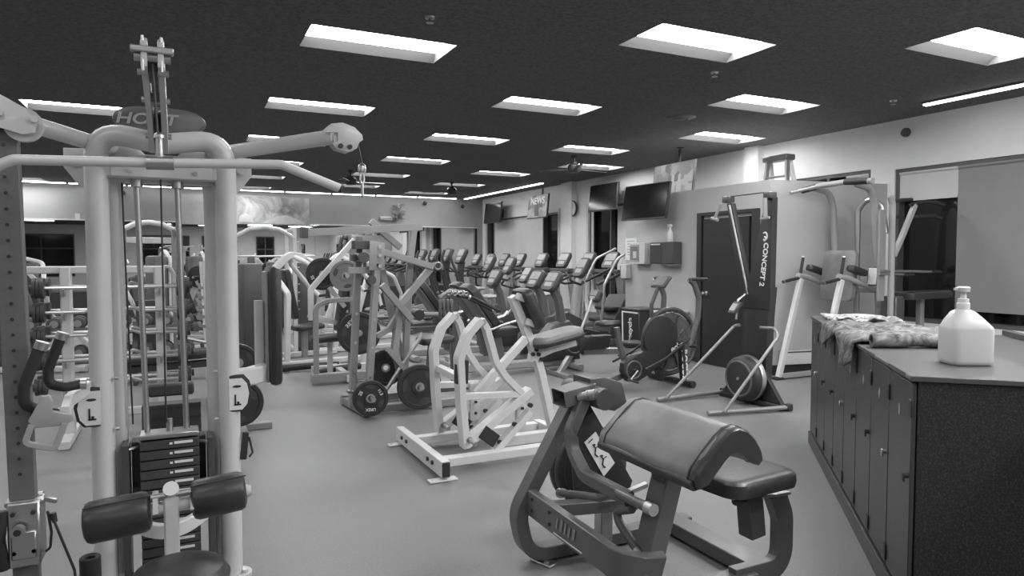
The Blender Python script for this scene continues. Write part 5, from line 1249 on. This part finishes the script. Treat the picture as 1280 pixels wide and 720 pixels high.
def make_bike(label, group):
    t = thing('exercise_bike', label, 'exercise bike', (0, 0, 0), 0, group)
    for x in (-.55, .50): q = L('floor_bar', PLASTIC_L, t); q.tube([(x, -.28, .05), (x, .28, .05)], rect=(.09, .06), up=(0, 0, 1), rr=.4); q.done()
    q = L('frame_spine', PLASTIC_L, t); q.tube([(-.55, 0, .08), (0, 0, .12), (.50, 0, .08)], rect=(.08, .10), up=(0, 0, 1), rr=.3); q.done()
    q = L('drive_shroud', PLASTIC, t); q.poly([(-.30, -.09, .12), (-.33, -.09, .34), (-.15, -.09, .56), (.10, -.09, .62), (.36, -.09, .50), (.46, -.09, .28), (.38, -.09, .12)], (0, 1, 0), .18, bev=.04); q.done()
    q = L('seat_post', STEEL, t); q.tube([(-.20, 0, .45), (-.28, 0, .84)], .028, 10); q.done()
    q = L('saddle', PLASTIC_L, t); q.loft([[(-.30+x, y*w, .88+z*h) for y, z in ((-1, 0), (-.7, .8), (0, 1), (.7, .8), (1, 0), (.6, -.7), (0, -.8), (-.6, -.7))] for x, w, h in ((-.13, .05, .02), (-.10, .13, .04), (0, .13, .045), (.10, .06, .035), (.20, .03, .025), (.21, .015, .015))]); q.done()
    q = L('front_mast', PLASTIC_L, t); q.tube([(.24, 0, .45), (.32, 0, .95), (.40, 0, 1.18)], rect=(.13, .14), up=(0, 1, 0), rr=.4, fil=.1); q.done()
    q = L('handlebar', RUBBER, t); q.tube([(.05, -.20, 1.16), (.02, -.26, 1.08), (.22, -.24, 1.02), (.36, -.10, 1.05), (.36, .10, 1.05), (.22, .24, 1.02), (.02, .26, 1.08), (.05, .20, 1.16)], .019, 10, fil=.06); q.done()
    for s in (-1, 1):
        q = L('crank', STEEL, t); q.tube([(.05, s*.09, .36), (.05, s*.15, .36), (.05+s*.14, s*.15, .36-s*.08)], .014, 8); q.done()
        q = L('pedal', PLASTIC, t); q.box((.05+s*.14, s*.21, .36-s*.08), (.12, .10, .03), rot=(0, 10, 0)); q.done()
    console(t, (.36, 0, 1.28), .28, .34, 32)
    return t
BK = None
for k, (x, y, z, lab) in enumerate([(5.35, 9.28, 1.06, 'exercise bike with a tall console next to the recycling bin'), (5.04, 10.6, .95, 'exercise bike with a low console and looped handlebar, behind the white row machine'), (5.04, 11.3, 1.07, 'exercise bike second in line past the white row machine'), (5.04, 12.2, 1.09, 'exercise bike third in line past the white row machine')]):
    if BK is None: BK = make_bike(lab, 'upright exercise bikes'); BK.location = (x, y, 0); b = BK
    else: b = dup(BK, (x, y, 0), 0, lab)
    b.scale = (1, 1, z)

def make_elliptical(label, group):
    t = thing('elliptical_trainer', label, 'elliptical trainer', (0, 0, 0), 0, group)
    q = L('base_frame', PLASTIC_M, t); q.tube([(-.95, 0, .07), (.55, 0, .07)], rect=(.12, .10), up=(0, 0, 1)); q.tube([(.5, -.3, .05), (.5, .3, .05)], rect=(.09, .07), up=(0, 0, 1)); q.tube([(-.9, -.32, .05), (-.9, .32, .05)], rect=(.09, .07), up=(0, 0, 1)); q.done()
    q = L('drive_housing', PLASTIC, t); q.poly([(.10, -.13, .10), (.08, -.13, .50), (.22, -.13, .72), (.45, -.13, .74), (.62, -.13, .50), (.62, -.13, .10)], (0, 1, 0), .26, bev=.05); q.done()
    q = L('mast', PLASTIC, t); q.tube([(.30, 0, .6), (.22, 0, 1.1), (.26, 0, 1.42)], rect=(.13, .14), up=(0, 1, 0), rr=.4, fil=.1); q.done()
    for s in (-1, 1):
        q = L('swing_arm', PLASTIC, t); q.tube([(.30, s*.22, .45), (.10, s*.25, .95), (.02, s*.26, 1.25), (-.08, s*.25, 1.50), (-.02, s*.24, 1.66)], .028, 10, fil=.12); q.done()
        q = L('pedal_rail', PLASTIC_L, t); q.tube([(.30, s*.20, .40), (-.30, s*.18, .26), (-.85, s*.18, .22)], rect=(.05, .06), up=(0, 0, 1)); q.done()
        q = L('foot_plate', RUBBER, t); q.box((-.42, s*.18, .31), (.40, .17, .05), rot=(0, -8, 0), bev=.015); q.done()
    q = L('fixed_handle', RUBBER, t); q.tube([(.22, -.02, 1.20), (.05, -.14, 1.22), (-.06, -.15, 1.30)], .018, 8, fil=.04); q.tube([(.22, .02, 1.20), (.05, .14, 1.22), (-.06, .15, 1.30)], .018, 8, fil=.04); q.done()
    console(t, (.22, 0, 1.55), .36, .36, 26)
    return t
EL = None
for k, (x, y) in enumerate([(4.95, 13.1), (4.95, 13.95), (4.95, 14.8), (4.95, 15.65)]):
    lab = 'elliptical trainer in the middle row past the bikes, %s from the near end' % ORD[k]
    if EL is None: EL = make_elliptical(lab, 'elliptical trainers past the bikes'); EL.location = (x, y, 0)
    else: dup(EL, (x, y, 0), 0, lab)

def make_recumbent(label, group):
    t = thing('recumbent_bike', label, 'exercise bike', (0, 0, 0), 0, group)
    q = L('base_rail', PLASTIC_L, t); q.tube([(-.75, 0, .10), (.95, 0, .10)], rect=(.12, .10), up=(0, 0, 1), rr=.3); q.done()
    for x in (-.72, .9): q = L('floor_bar', PLASTIC_L, t); q.tube([(x, -.30, .05), (x, .30, .05)], rect=(.09, .07), up=(0, 0, 1), rr=.4); q.done()
    q = L('back_rest', VINYL, t); cushion(q, (-.42, 0, .88), (0, 1, 0), (-.58, 0, .80), .40, .68, .12, .10, .04); k = q.done()
    q = L('back_shell', PLASTIC_M, k); cushion(q, (-.48, 0, .84), (0, 1, 0), (-.58, 0, .80), .36, .60, .03, .09, .01); q.done('grey rear shell')
    q = L('seat', VINYL, t); cushion(q, (-.14, 0, .56), (1, 0, .06), (0, 1, 0), .40, .40, .10, .09, .03); q.done()
    q = L('seat_carriage', PLASTIC_M, t); q.tube([(-.15, 0, .14), (-.22, 0, .52)], rect=(.14, .16), up=(0, 1, 0), rr=.3); q.done()
    for s in (-1, 1): q = L('seat_handle', CHROME, t); q.tube([(-.35, s*.20, .60), (-.20, s*.27, .66), (.05, s*.27, .72), (.10, s*.27, .78)], .016, 8, fil=.05); q.done()
    q = L('front_shroud', PLASTIC, t); q.poly([(.35, -.12, .12), (.38, -.12, .40), (.60, -.12, .62), (.85, -.12, .66), (1.0, -.12, .50), (1.02, -.12, .12)], (0, 1, 0), .24, bev=.05); q.done()
    q = L('mast', PLASTIC_M, t); q.tube([(.80, 0, .55), (.72, 0, .95), (.62, 0, 1.12)], rect=(.10, .11), up=(0, 1, 0), rr=.4, fil=.1); q.done()
    for s in (-1, 1): q = L('pedal', PLASTIC, t); q.box((.52+s*.12, s*.20, .38), (.05, .10, .14), rot=(0, -20, 0)); q.cyl((.52, s*.10, .38), (.52, s*.15, .38), .02); q.tube([(.52, s*.15, .38), (.52+s*.12, s*.15, .38)], .014, 8); q.done()
    console(t, (.60, 0, 1.20), .32, .30, 30)
    return t
RC = None
for k, (x, y) in enumerate([(3.84, 7.98), (4.0, 8.75), (3.74, 9.62)]):
    lab = 'recumbent bike with a dark leaning backrest, %s in line behind the white row machine' % ORD[k]
    if RC is None: RC = make_recumbent(lab, 'recumbent bikes'); RC.location = (x, y, 0)
    else: dup(RC, (x, y, 0), 0, lab)

# stair climber with tall pale rails just before the closet
ST = thing('stair_climber', 'stair climber with long pale curved rails in front of the closet corner', 'stair climber', (6.72, 9.98, 0))
q = L('base', PLASTIC_M, ST); q.box((0, 0, .06), (1.2, .7, .12), bev=.02); q.done()
q = L('step_housing', PLASTIC, ST); q.poly([(-.2, -.28, .12), (-.15, -.28, .30), (.18, -.28, .85), (.45, -.28, .85), (.55, -.28, .12)], (0, 1, 0), .56, bev=.03); q.done()
for k in range(3): q = L('step', RUBBER, ST); q.box((-.28+k*.13, 0, .22+k*.2), (.22, .5, .06), bev=.015); q.done()
for s in (-1, 1):
    q = L('hand_rail', STEEL, ST); q.tube([(-.35, s*.30, .35), (-.30, s*.32, 1.05), (-.05, s*.33, 1.48), (.35, s*.30, 1.66)], .022, 10, fil=.2); q.done('pale curved rail')
    q = L('lower_rail', RUBBER, ST); q.tube([(-.28, s*.31, 1.08), (.32, s*.28, 1.34)], .024, 10); q.done()
q = L('mast', PLASTIC_M, ST); q.tube([(.40, 0, .8), (.42, 0, 1.40)], rect=(.12, .16), up=(0, 1, 0), rr=.4); q.done()
console(ST, (.36, 0, 1.40), .30, .26, 25)

# low rowing trainer between the bike and the fan bike
RW = thing('rowing_trainer', 'low rowing trainer with a dark round flywheel housing in front of the exercise bike', 'rowing machine', (4.45, 7.42, 0))
q = L('rail', STEEL, RW); q.tube([(.15, 0, .30), (1.35, .0, .26)], rect=(.08, .08), up=(0, 0, 1)); q.done()
q = L('flywheel_housing', BLACK, RW); q.lathe([(0, -.08), (.10, -.08), (.16, -.05), (.17, 0), (.16, .05), (.10, .08), (0, .08)], (0, 0, .42), (0, 1, 0), 28); fh = q.done()
q = L('flywheel_ring', GUN, fh); q.pipe_ring((0, -.07, .42), (0, 1, 0), .12, .012, 28, 6); q.cyl((0, -.10, .42), (0, -.07, .42), .03); q.done()
q = L('side_cover', BLACK, RW); q.poly([(.05, -.09, .32), (.05, -.09, .50), (.55, -.09, .50), (.50, -.09, .34)], (0, 1, 0), .18, bev=.015); q.done()
q = L('front_leg', STEEL, RW); q.tube([(0, 0, .30), (-.18, 0, .05)], rect=(.07, .07), up=(0, 1, 0)); q.tube([(-.18, -.28, .035), (-.18, .28, .035)], rect=(.08, .06), up=(0, 0, 1)); q.done()
q = L('rear_leg', GUN, RW); q.tube([(1.25, 0, .28), (1.25, 0, .03)], rect=(.06, .06), up=(0, 1, 0)); q.tube([(1.25, -.2, .03), (1.25, .2, .03)], rect=(.07, .05), up=(0, 0, 1)); q.done()
q = L('seat', VINYL, RW); cushion(q, (.95, 0, .36), (1, 0, 0), (0, 1, 0), .28, .30, .07, .08, .03); q.done()
q = L('handle', RUBBER, RW); q.cyl((.28, -.22, .56), (.28, .22, .56), .018); q.tube([(.28, 0, .56), (.12, 0, .50)], .006, 6); q.done()
q = L('monitor_arm', STEEL, RW); q.tube([(.10, 0, .5), (.30, 0, .98)], .018, 8); q.done()
console(RW, (.31, 0, 1.02), .20, .16, 25)

# accessory post between the pulldown and the recumbent bikes, with chains and long grips
AC = thing('accessory_stand', 'dark accessory post with chrome chain links and two long black grips', 'accessory stand', (2.85, 7.35, 0))
q = L('post', CHAR, AC); q.tube([(0, 0, .04), (-.05, 0, 1.08)], rect=(.10, .08), up=(0, 1, 0)); q.box((0, 0, .02), (.5, .4, .04)); q.done()
q = L('top_bar', SILVER_DK, AC); q.tube([(-.22, -.05, 1.05), (-.08, 0, 1.12), (.10, 0, 1.10)], .022, 10, fil=.04); q.done()
q = L('chain_links', CHROME, AC)
for k in range(7): q.pipe_ring((-.10+.035*k, -.05, 1.09+.012*(k % 2)), (1, 0, 0) if k % 2 else (0, 1, .3), .022, .006, 12, 5)
q.done()
for dy in (-.12, .10):
    q = L('long_grip', RUBBER, AC); q.tube([(.02, dy, 1.06), (.16, dy-.02, 1.04), (.46, dy-.10, .88)], .021, 10, fil=.08); g = q.done()
    q = L('grip_ring', STEEL, g); q.cyl((.10, dy-.012, 1.05), (.125, dy-.016, 1.045), .026); q.done()
q = L('back_board', CHAR, AC); q.box((-.02, .06, .75), (.16, .03, .5), rot=(0, -6, 0)); q.done()
# ================================================================== fixed barbell rack behind the cable tower
BR = thing('barbell_rack', 'white two-sided barbell rack behind the cable tower', 'barbell rack', (-.50, 6.6, 0))
for x in (-.84, -.16):
    q = Part('upright', WHITE, BR); q.tube([(x, 6.6, .05), (x, 6.6, 1.42)], rect=(.075, .12), up=(0, 1, 0)); q.done()
    q = Part('floor_base', WHITE, BR); q.tube([(x, 6.25, .035), (x, 6.95, .035)], rect=(.08, .06), up=(0, 0, 1)); q.done()
q = Part('top_beam', WHITE, BR); q.tube([(-1.12, 6.6, 1.40), (-.125, 6.6, 1.40)], rect=(.06, .06), up=(0, 0, 1)); q.done()
q = Part('low_beam', WHITE, BR); q.tube([(-.84, 6.6, .2), (-.16, 6.6, .2)], rect=(.06, .06), up=(0, 0, 1)); q.done()
LEV = [1.245, 1.05, .86, .66, .46]
for x in (-.84, -.16):
    for z in LEV:
        for s in (-1, 1):
            q = Part('bar_hook', STEEL, BR); q.tube([(x, 6.6+s*.05, z-.04), (x, 6.6+s*.14, z-.035), (x, 6.6+s*.15, z+.005)], rect=(.035, .012), up=(1, 0, 0)); q.done()
def barbell(z, y, label, wavy, r, n):
    t = thing('barbell', label, 'barbell', (-.5, y, z), 0, 'fixed barbells on the white rack')
    q = Part('bar', CHROME, t)
    if wavy: pts = [(-.98, y, z), (-.82, y, z), (-.70, y, z-.0), (-.62, y, z+.03), (-.56, y, z-.01), (-.50, y, z+.022), (-.44, y, z-.01), (-.38, y, z+.03), (-.30, y, z), (-.18, y, z), (-.02, y, z)]
    else: pts = [(-.98, y, z), (-.02, y, z)]
    q.tube(pts, .014, 8, fil=.02); q.done()
    for s, x0 in ((-1, -.97), (1, -.03)):
        h = Part('end_weight', IRON, t)
        for k in range(n):
            a = x0+s*.026*k; h.cyl((a, y, z), (a+s*.023, y, z), r-.004*(k % 2), seg=20)
        h.cyl((x0+s*.026*n, y, z), (x0+s*(.026*n+.02), y, z), .03, seg=14); h.done()
for k, z in enumerate(LEV):
    barbell(z+.012, 6.47, '%s barbell from the top on the near side of the white rack, %s' % (ORD[k], ['straight bar', 'bent bar', 'bent bar', 'straight bar', 'bent bar'][k]), k in (1, 2, 4), .082-.004*k, 3)
    barbell(z+.012, 6.73, '%s barbell from the top on the far side of the white rack, %s' % (ORD[k], ['bent bar', 'straight bar', 'bent bar', 'bent bar', 'straight bar'][k]), k in (0, 2, 3), .075-.003*k, 4)

# dumbbell rack farther back
DR = thing('dumbbell_rack', 'dark two-tier dumbbell rack behind the white barbell rack', 'dumbbell rack', (-.5, 9.3, 0))
for z in (.30, .64): q = Part('tray', CHAR, DR); q.box((-.5, 9.3, z), (2.3, .34, .04), rot=(-14, 0, 0)); q.done()
for x in (-1.55, -.5, .55): q = Part('leg', CHAR, DR); q.tube([(x, 9.12, .03), (x, 9.4, .72)], rect=(.05, .06), up=(1, 0, 0)); q.tube([(x, 9.08, .02), (x, 9.6, .02)], rect=(.05, .04), up=(1, 0, 0)); q.done()
def make_db(label):
    t = thing('dumbbell', label, 'dumbbell', (0, 0, 0), 0, 'dumbbells on the dark rack')
    q = L('handle', CHROME, t); q.cyl((0, -.09, 0), (0, .09, 0), .016, seg=12); q.done()
    for s in (-1, 1):
        q = L('head', IRON, t); q.lathe([(0, 0), (.05, 0), (.075, .012), (.08, .03), (.078, .06), (.06, .072), (0, .072)], (0, s*.055, 0), (0, s, 0), 20); h = q.done()
        q = L('end_cap', STEEL, h); q.cyl((0, s*.127, 0), (0, s*.129, 0), .042, seg=18); q.done()
    return t
DB = None
for r_, z in enumerate((.745, .405)):
    for k in range(10):
        lab = 'black dumbbell on the %s tray of the dark rack, %s counting from the side-wall end' % (['upper', 'lower'][r_], ORD[9-k])
        p_ = (-1.52+k*.226, 9.29, z)
        if DB is None: DB = make_db(lab); DB.location = p_; d = DB
        else: d = dup(DB, p_, 0, lab)

# bench with pale notched uprights
OB = thing('weight_bench', 'flat black weight bench with a pale notched upright', 'weight bench', (.0, 7.5, 0))
q = Part('bench_pad', VINYL, OB); cushion(q, (-.25, 7.45, .53), (1, 0, .05), (0, 1, 0), 1.05, .30, .08, .06, .025); q.done()
q = Part('bench_frame', CHAR, OB); q.tube([(-.75, 7.45, .42), (.30, 7.45, .45)], rect=(.07, .07), up=(0, 0, 1)); q.tube([(-.68, 7.45, .03), (-.66, 7.45, .42)], rect=(.07, .07), up=(0, 1, 0)); q.tube([(-.68, 7.2, .03), (-.68, 7.7, .03)], rect=(.07, .06), up=(0, 0, 1)); q.tube([(.28, 7.45, .03), (.28, 7.45, .5)], rect=(.08, .08), up=(0, 1, 0)); q.tube([(.28, 7.0, .03), (.28, 7.95, .03)], rect=(.07, .06), up=(0, 0, 1)); q.done()
for y in (7.05, 7.9):
    q = Part('notched_upright', SILVER, OB); q.tube([(.29, y, .05), (.235, y, 1.46)], rect=(.11, .06), up=(0, 1, 0)); u3 = q.done('pale upright with hooks')
    q = Part('bar_catch', STEEL, u3)
    for k in range(5): z = .85+k*.09; q.tube([(.21, y, z), (.16, y, z+.01), (.15, y, z+.045)], rect=(.03, .012), up=(0, 1, 0))
    q.done()
q = Part('white_bar', STEEL, OB); q.tube([(-.05, 7.7, .70), (.24, 7.7, .62)], .018, 8); q.done()

# twin perforated cable columns with an arched top
CC = thing('cable_crossover', 'twin dark perforated cable columns with an arched pale top', 'gym machine', (-.33, 9.9, 0))
for x in (-.67, -.03):
    q = Part('column', SILVER_DK, CC); q.tube([(x, 9.9, .03), (x, 9.9, 1.86)], rect=(.13, .10), up=(0, 1, 0)); c = q.done()
    q = Part('index_hole_pattern', BLACK, c)
    for k in range(16): q.cyl((x, 9.846, .45+k*.085), (x, 9.85, .45+k*.085), .012, seg=8)
    q.done()
    q = Part('pulley', STEEL, CC); q.cyl((x-.02, 9.82, 1.84), (x+.02, 9.82, 1.84), .06, seg=16); q.done()
q = Part('arch', SILVER, CC); q.tube([(-.67, 9.9, 1.84), (-.50, 9.9, 1.93), (-.35, 9.9, 1.95), (-.20, 9.9, 1.93), (-.03, 9.9, 1.84)], .035, 10, fil=.1); q.tube([(-.67, 9.9, 1.72), (-.03, 9.9, 1.72)], rect=(.06, .08), up=(0, 0, 1)); q.done()
q = Part('weight_stack', IRON, CC); q.box((-.35, 10.0, .5), (.34, .2, .9)); q.done(); q = Part('base', SILVER_DK, CC); q.box((-.35, 9.95, .03), (.9, .6, .06)); q.done()
q = Part('cable', BLACK, CC); q.tube([(-.67, 9.80, 1.80), (-.67, 9.80, .8)], .005, 6); q.tube([(-.03, 9.80, 1.80), (-.03, 9.80, .6)], .005, 6); q.done()
q = Part('pale_handle', PLASTIC_L, CC); q.tube([(-.28, 9.75, 1.15), (-.28, 9.75, 1.32), (-.14, 9.75, 1.40), (-.08, 9.75, 1.30), (-.08, 9.75, .8)], .028, 10, fil=.07); q.done()

# pale open rack with a bowed top
RK = thing('power_rack', 'pale open power rack with a bowed top bar near the mirrors', 'power rack', (1.15, 11.2, 0))
for x in (.72, 1.60):
    for y in (11.0, 11.9): q = Part('upright', SILVER, RK); q.tube([(x, y, .03), (x, y, 1.96)], rect=(.06, .06), up=(0, 1, 0)); q.done()
    q = Part('side_rail', SILVER, RK); q.tube([(x, 11.0, .05), (x, 11.9, .05)], rect=(.06, .06), up=(0, 0, 1)); q.tube([(x, 11.0, 1.93), (x, 11.9, 1.93)], rect=(.06, .06), up=(0, 0, 1)); q.done()
q = Part('bowed_top', SILVER, RK); q.tube([(.72, 11.0, 1.80), (.95, 11.0, 1.93), (1.16, 11.0, 1.96), (1.38, 11.0, 1.93), (1.60, 11.0, 1.80)], .035, 10, fil=.15); q.done()
q = Part('bowed_top', SILVER, RK); q.tube([(.72, 11.0, .98), (.95, 11.0, 1.08), (1.16, 11.0, 1.10), (1.38, 11.0, 1.08), (1.60, 11.0, .98)], .03, 10, fil=.15); q.done()
q = Part('rack_bar', CHROME, RK); q.cyl((.45, 10.95, 1.52), (1.9, 10.95, 1.52), .014); q.done()
q = Part('bar_catch', STEEL, RK)
for x in (.72, 1.60):
    for k in range(9): q.box((x+.045, 10.97, .7+k*.13), (.04, .03, .02))
q.done()

# ================================================================== selector and lever machines filling the middle and the back
def make_press(label):
    t = thing('chest_press_machine', label, 'gym machine', (0, 0, 0), 0, 'lever machines at the back of the hall')
    q = L('base', SILVER, t); q.tube([(-.45, -.7, .05), (-.45, .6, .05)], rect=(.08, .07), up=(0, 0, 1)); q.tube([(.45, -.7, .05), (.45, .6, .05)], rect=(.08, .07), up=(0, 0, 1)); q.tube([(-.45, .3, .05), (.45, .3, .05)], rect=(.08, .07), up=(0, 0, 1)); q.done()
    q = L('main_frame', SILVER, t); q.tube([(0, .55, .05), (0, .45, 1.25), (0, .15, 1.55), (0, -.05, 1.50)], rect=(.10, .09), up=(1, 0, 0), fil=.2, rr=.3); q.done()
    q = L('back_pad', VINYL, t); cushion(q, (0, .16, .98), (1, 0, 0), (0, .2, 1), .28, .72, .08, .05, .025); q.done()
    q = L('seat', VINYL, t); cushion(q, (0, -.10, .50), (1, 0, 0), (0, 1, -.08), .36, .42, .08, .07, .03); q.done()
    q = L('seat_post', SILVER_DK, t); q.tube([(0, -.05, .06), (0, -.05, .47)], rect=(.08, .08), up=(0, 1, 0)); q.done()
    for s in (-1, 1):
        q = L('lever', SILVER, t); q.tube([(s*.10, .10, 1.50), (s*.40, .02, 1.42), (s*.46, -.30, 1.05), (s*.40, -.42, .92)], .034, 10, fil=.12); lv = q.done()
        q = L('grip', RUBBER, lv); q.tube([(s*.40, -.42, .92), (s*.20, -.46, .94)], .022, 10); q.done()
        q = L('side_post', SILVER, t); q.tube([(s*.45, .35, .05), (s*.38, .30, 1.0), (s*.12, .42, 1.28)], rect=(.07, .07), up=(1, 0, 0) if s > 0 else (1, 0, 0), fil=.12); q.done()
    q = L('stack_shroud', CHAR, t); q.box((0, .72, .72), (.46, .26, 1.40), bev=.03); q.done()
    q = L('stack_front', IRON, t); q.box((0, .58, .55), (.30, .03, .9)); q.done()
    return t
def make_lever(label):
    t = thing('incline_lever_machine', label, 'gym machine', (0, 0, 0), 0, 'plate-loaded machines at the back of the hall')
    q = L('base', SILVER, t); q.tube([(-.5, -.5, .05), (-.5, .6, .05)], rect=(.08, .07), up=(0, 0, 1)); q.tube([(.5, -.5, .05), (.5, .6, .05)], rect=(.08, .07), up=(0, 0, 1)); q.tube([(-.5, 0, .05), (.5, 0, .05)], rect=(.08, .07), up=(0, 0, 1)); q.done()
    for s in (-1, 1):
        q = L('angled_upright', SILVER, t); q.tube([(s*.5, .50, .05), (s*.42, .05, 1.25), (s*.30, -.20, 1.45)], rect=(.08, .09), up=(1, 0, 0), fil=.15); q.done()
        q = L('lever', SILVER, t); q.tube([(s*.30, .0, 1.40), (s*.48, -.45, 1.15), (s*.38, -.70, .80), (s*.30, -.72, .55)], .034, 10, fil=.14); lv = q.done()
        q = L('grip', RUBBER, lv); q.tube([(s*.30, -.72, .55), (s*.12, -.74, .55)], .022, 10); q.done()
        q = L('horn', CHROME, t); q.cyl((s*.42, .02, 1.15), (s*.75, .02, 1.15), .024); q.done()
        q = L('loaded_plate', PLRUB, t); q.lathe([(.026, -.03), (.08, -.03), (.09, -.015), (.17, -.015), (.18, -.03), (.20, -.03), (.205, 0), (.20, .03), (.026, .03)], (s*.56, .02, 1.15), (s, 0, 0), 26, closed=True); q.done()
    q = L('pad', VINYL, t); cushion(q, (0, .10, .85), (1, 0, 0), (0, .5, 1), .28, .70, .08, .05, .025); q.done()
    q = L('seat', VINYL, t); cushion(q, (0, -.20, .50), (1, 0, 0), (0, 1, -.1), .34, .36, .08, .07, .03); q.done()
    q = L('seat_post', SILVER_DK, t); q.tube([(0, -.15, .06), (0, -.15, .47)], rect=(.08, .08), up=(0, 1, 0)); q.done()
    return t
def make_leg(label):
    t = thing('leg_curl_machine', label, 'gym machine', (0, 0, 0), 0, 'leg machines at the back of the hall')
    q = L('base', SILVER, t); q.tube([(-.7, -.25, .05), (.7, -.25, .05)], rect=(.08, .07), up=(0, 0, 1)); q.tube([(-.7, .25, .05), (.7, .25, .05)], rect=(.08, .07), up=(0, 0, 1)); q.tube([(-.6, -.3, .05), (-.6, .3, .05)], rect=(.08, .07), up=(0, 0, 1)); q.done()
    q = L('tower', PLASTIC_M, t); q.box((.62, 0, .78), (.22, .46, 1.50), bev=.05); q.done()
    q = L('tower_arch', SILVER, t); q.tube([(.50, -.25, .05), (.50, -.25, 1.45), (.50, 0, 1.62), (.50, .25, 1.45), (.50, .25, .05)], .035, 10, fil=.12); q.done()
    q = L('back_rest', VINYL, t); cushion(q, (.22, 0, .88), (0, 1, 0), (.35, 0, 1), .40, .62, .10, .06, .03); q.done()
    q = L('seat', VINYL, t); cushion(q, (-.10, 0, .52), (1, 0, -.06), (0, 1, 0), .48, .42, .10, .07, .03); q.done()
    q = L('seat_frame', SILVER, t); q.tube([(.45, 0, .45), (-.30, 0, .45), (-.42, 0, .10)], rect=(.08, .08), up=(0, 1, 0), fil=.1); q.done()
    q = L('swing_arm', SILVER, t); q.tube([(-.30, -.26, .50), (-.55, -.26, .25), (-.60, .0, .22)], rect=(.06, .06), up=(0, 0, 1), fil=.06); q.done()
    q = L('leg_roller', VINYL, t); q.cyl((-.62, -.26, .22), (-.62, .26, .22), .06, seg=18); q.done()
    for s in (-1, 1): q = L('side_handle', STEEL, t); q.tube([(.05, s*.24, .48), (-.05, s*.30, .68), (.06, s*.30, .76)], .018, 8, fil=.05); q.done()
    return t
PR, LV, LG = None, None, None
def put(kind, x, y, rz, lab):
    global PR, LV, LG
    if kind == 'p':
        if PR is None: PR = make_press(lab); PR.location = (x, y, 0); PR.rotation_euler = (0, 0, R(rz))
        else: dup(PR, (x, y, 0), rz, lab)
    elif kind == 'l':
        if LV is None: LV = make_lever(lab); LV.location = (x, y, 0); LV.rotation_euler = (0, 0, R(rz))
        else: dup(LV, (x, y, 0), rz, lab)
    else:
        if LG is None: LG = make_leg(lab); LG.location = (x, y, 0); LG.rotation_euler = (0, 0, R(rz))
        else: dup(LG, (x, y, 0), rz, lab)
put('p', 1.55, 10.15, 100, 'chest press machine with black back pad just behind the hooped press')
put('p', 2.5, 11.4, 95, 'chest press machine second back from the hooped press')
put('p', 2.4, 14.3, 90, 'chest press machine third back from the hooped press')
put('p', -2.3, 12.6, 0, 'chest press machine facing away from the mirrors, far from the windows')
put('l', .6, 14.1, 60, 'plate-loaded lever machine with bent pale arms beyond the power rack')
put('l', 3.0, 12.75, 110, 'plate-loaded lever machine with bent pale arms beside the elliptical trainers')
put('l', 2.6, 17.0, 80, 'plate-loaded lever machine with bent pale arms far back near the mirrors')
put('l', -.6, 13.4, 20, 'plate-loaded lever machine with bent pale arms behind the twin cable columns')
put('g', .25, 12.4, 200, 'leg machine with a grey tower and black roller beside the power rack')
put('g', -1.7, 10.9, 160, 'leg machine with a grey tower and black roller behind the dumbbell rack')
put('g', 2.7, 15.5, 180, 'leg machine with a grey tower and black roller beyond the third chest press')
put('g', .9, 15.6, 190, 'leg machine with a grey tower and black roller near the mirrors')

# loose black plates on a stand just past the cable tower
PT = thing('plate_tree', 'grey plate stand with bent uprights beside the cable tower', 'plate stand', (.48, 6.3, 0))
q = Part('frame', SILVER_DK, PT); q.tube([(.38, 6.3, .05), (.44, 6.3, .55), (.36, 6.3, .90)], rect=(.07, .06), up=(0, 1, 0), fil=.15); q.tube([(.2, 6.3, .03), (.7, 6.3, .03)], rect=(.07, .06), up=(0, 0, 1)); q.tube([(.45, 6.0, .03), (.45, 6.6, .03)], rect=(.07, .06), up=(0, 0, 1)); q.done()
q = Part('peg', CHROME, PT); q.cyl((.42, 6.05, .62), (.42, 6.55, .62), .022); q.cyl((.42, 6.05, .28), (.42, 6.55, .28), .022); q.done()
plate_thing((.42, 6.12, .62), (0, -1, 0), .16, .045, 'black plate on the upper peg of the grey plate stand', 'plates on the grey stand', [])
plate_thing((.42, 6.12, .28), (0, -1, 0), .20, .045, 'black plate on the lower peg of the grey plate stand', 'plates on the grey stand', [])
# black floor mats and bars under the hooped press
for k, (a, b) in enumerate((((1.15, 9.3, .05), (1.9, 9.25, .06)), ((1.55, 8.75, .05), (2.1, 8.9, .08)))):
    t = thing('padded_bar', ['long black padded bar on the floor under the hooped press, farther one', 'long black padded bar on the floor under the hooped press, nearer one'][k], 'bar', Vector(a).lerp(Vector(b), .5), 0, 'padded bars on the floor')
    q = Part('bar', RUBBER, t); q.tube([a, Vector(a).lerp(Vector(b), .5)+Vector((0, 0, .01)), b], .045, 10); q.done()
    q = Part('bar_end', STEEL, t); q.cyl(Vector(a)-Vector((.02, 0, 0)), a, .02); q.cyl(b, Vector(b)+Vector((.02, 0, 0)), .02); q.done()
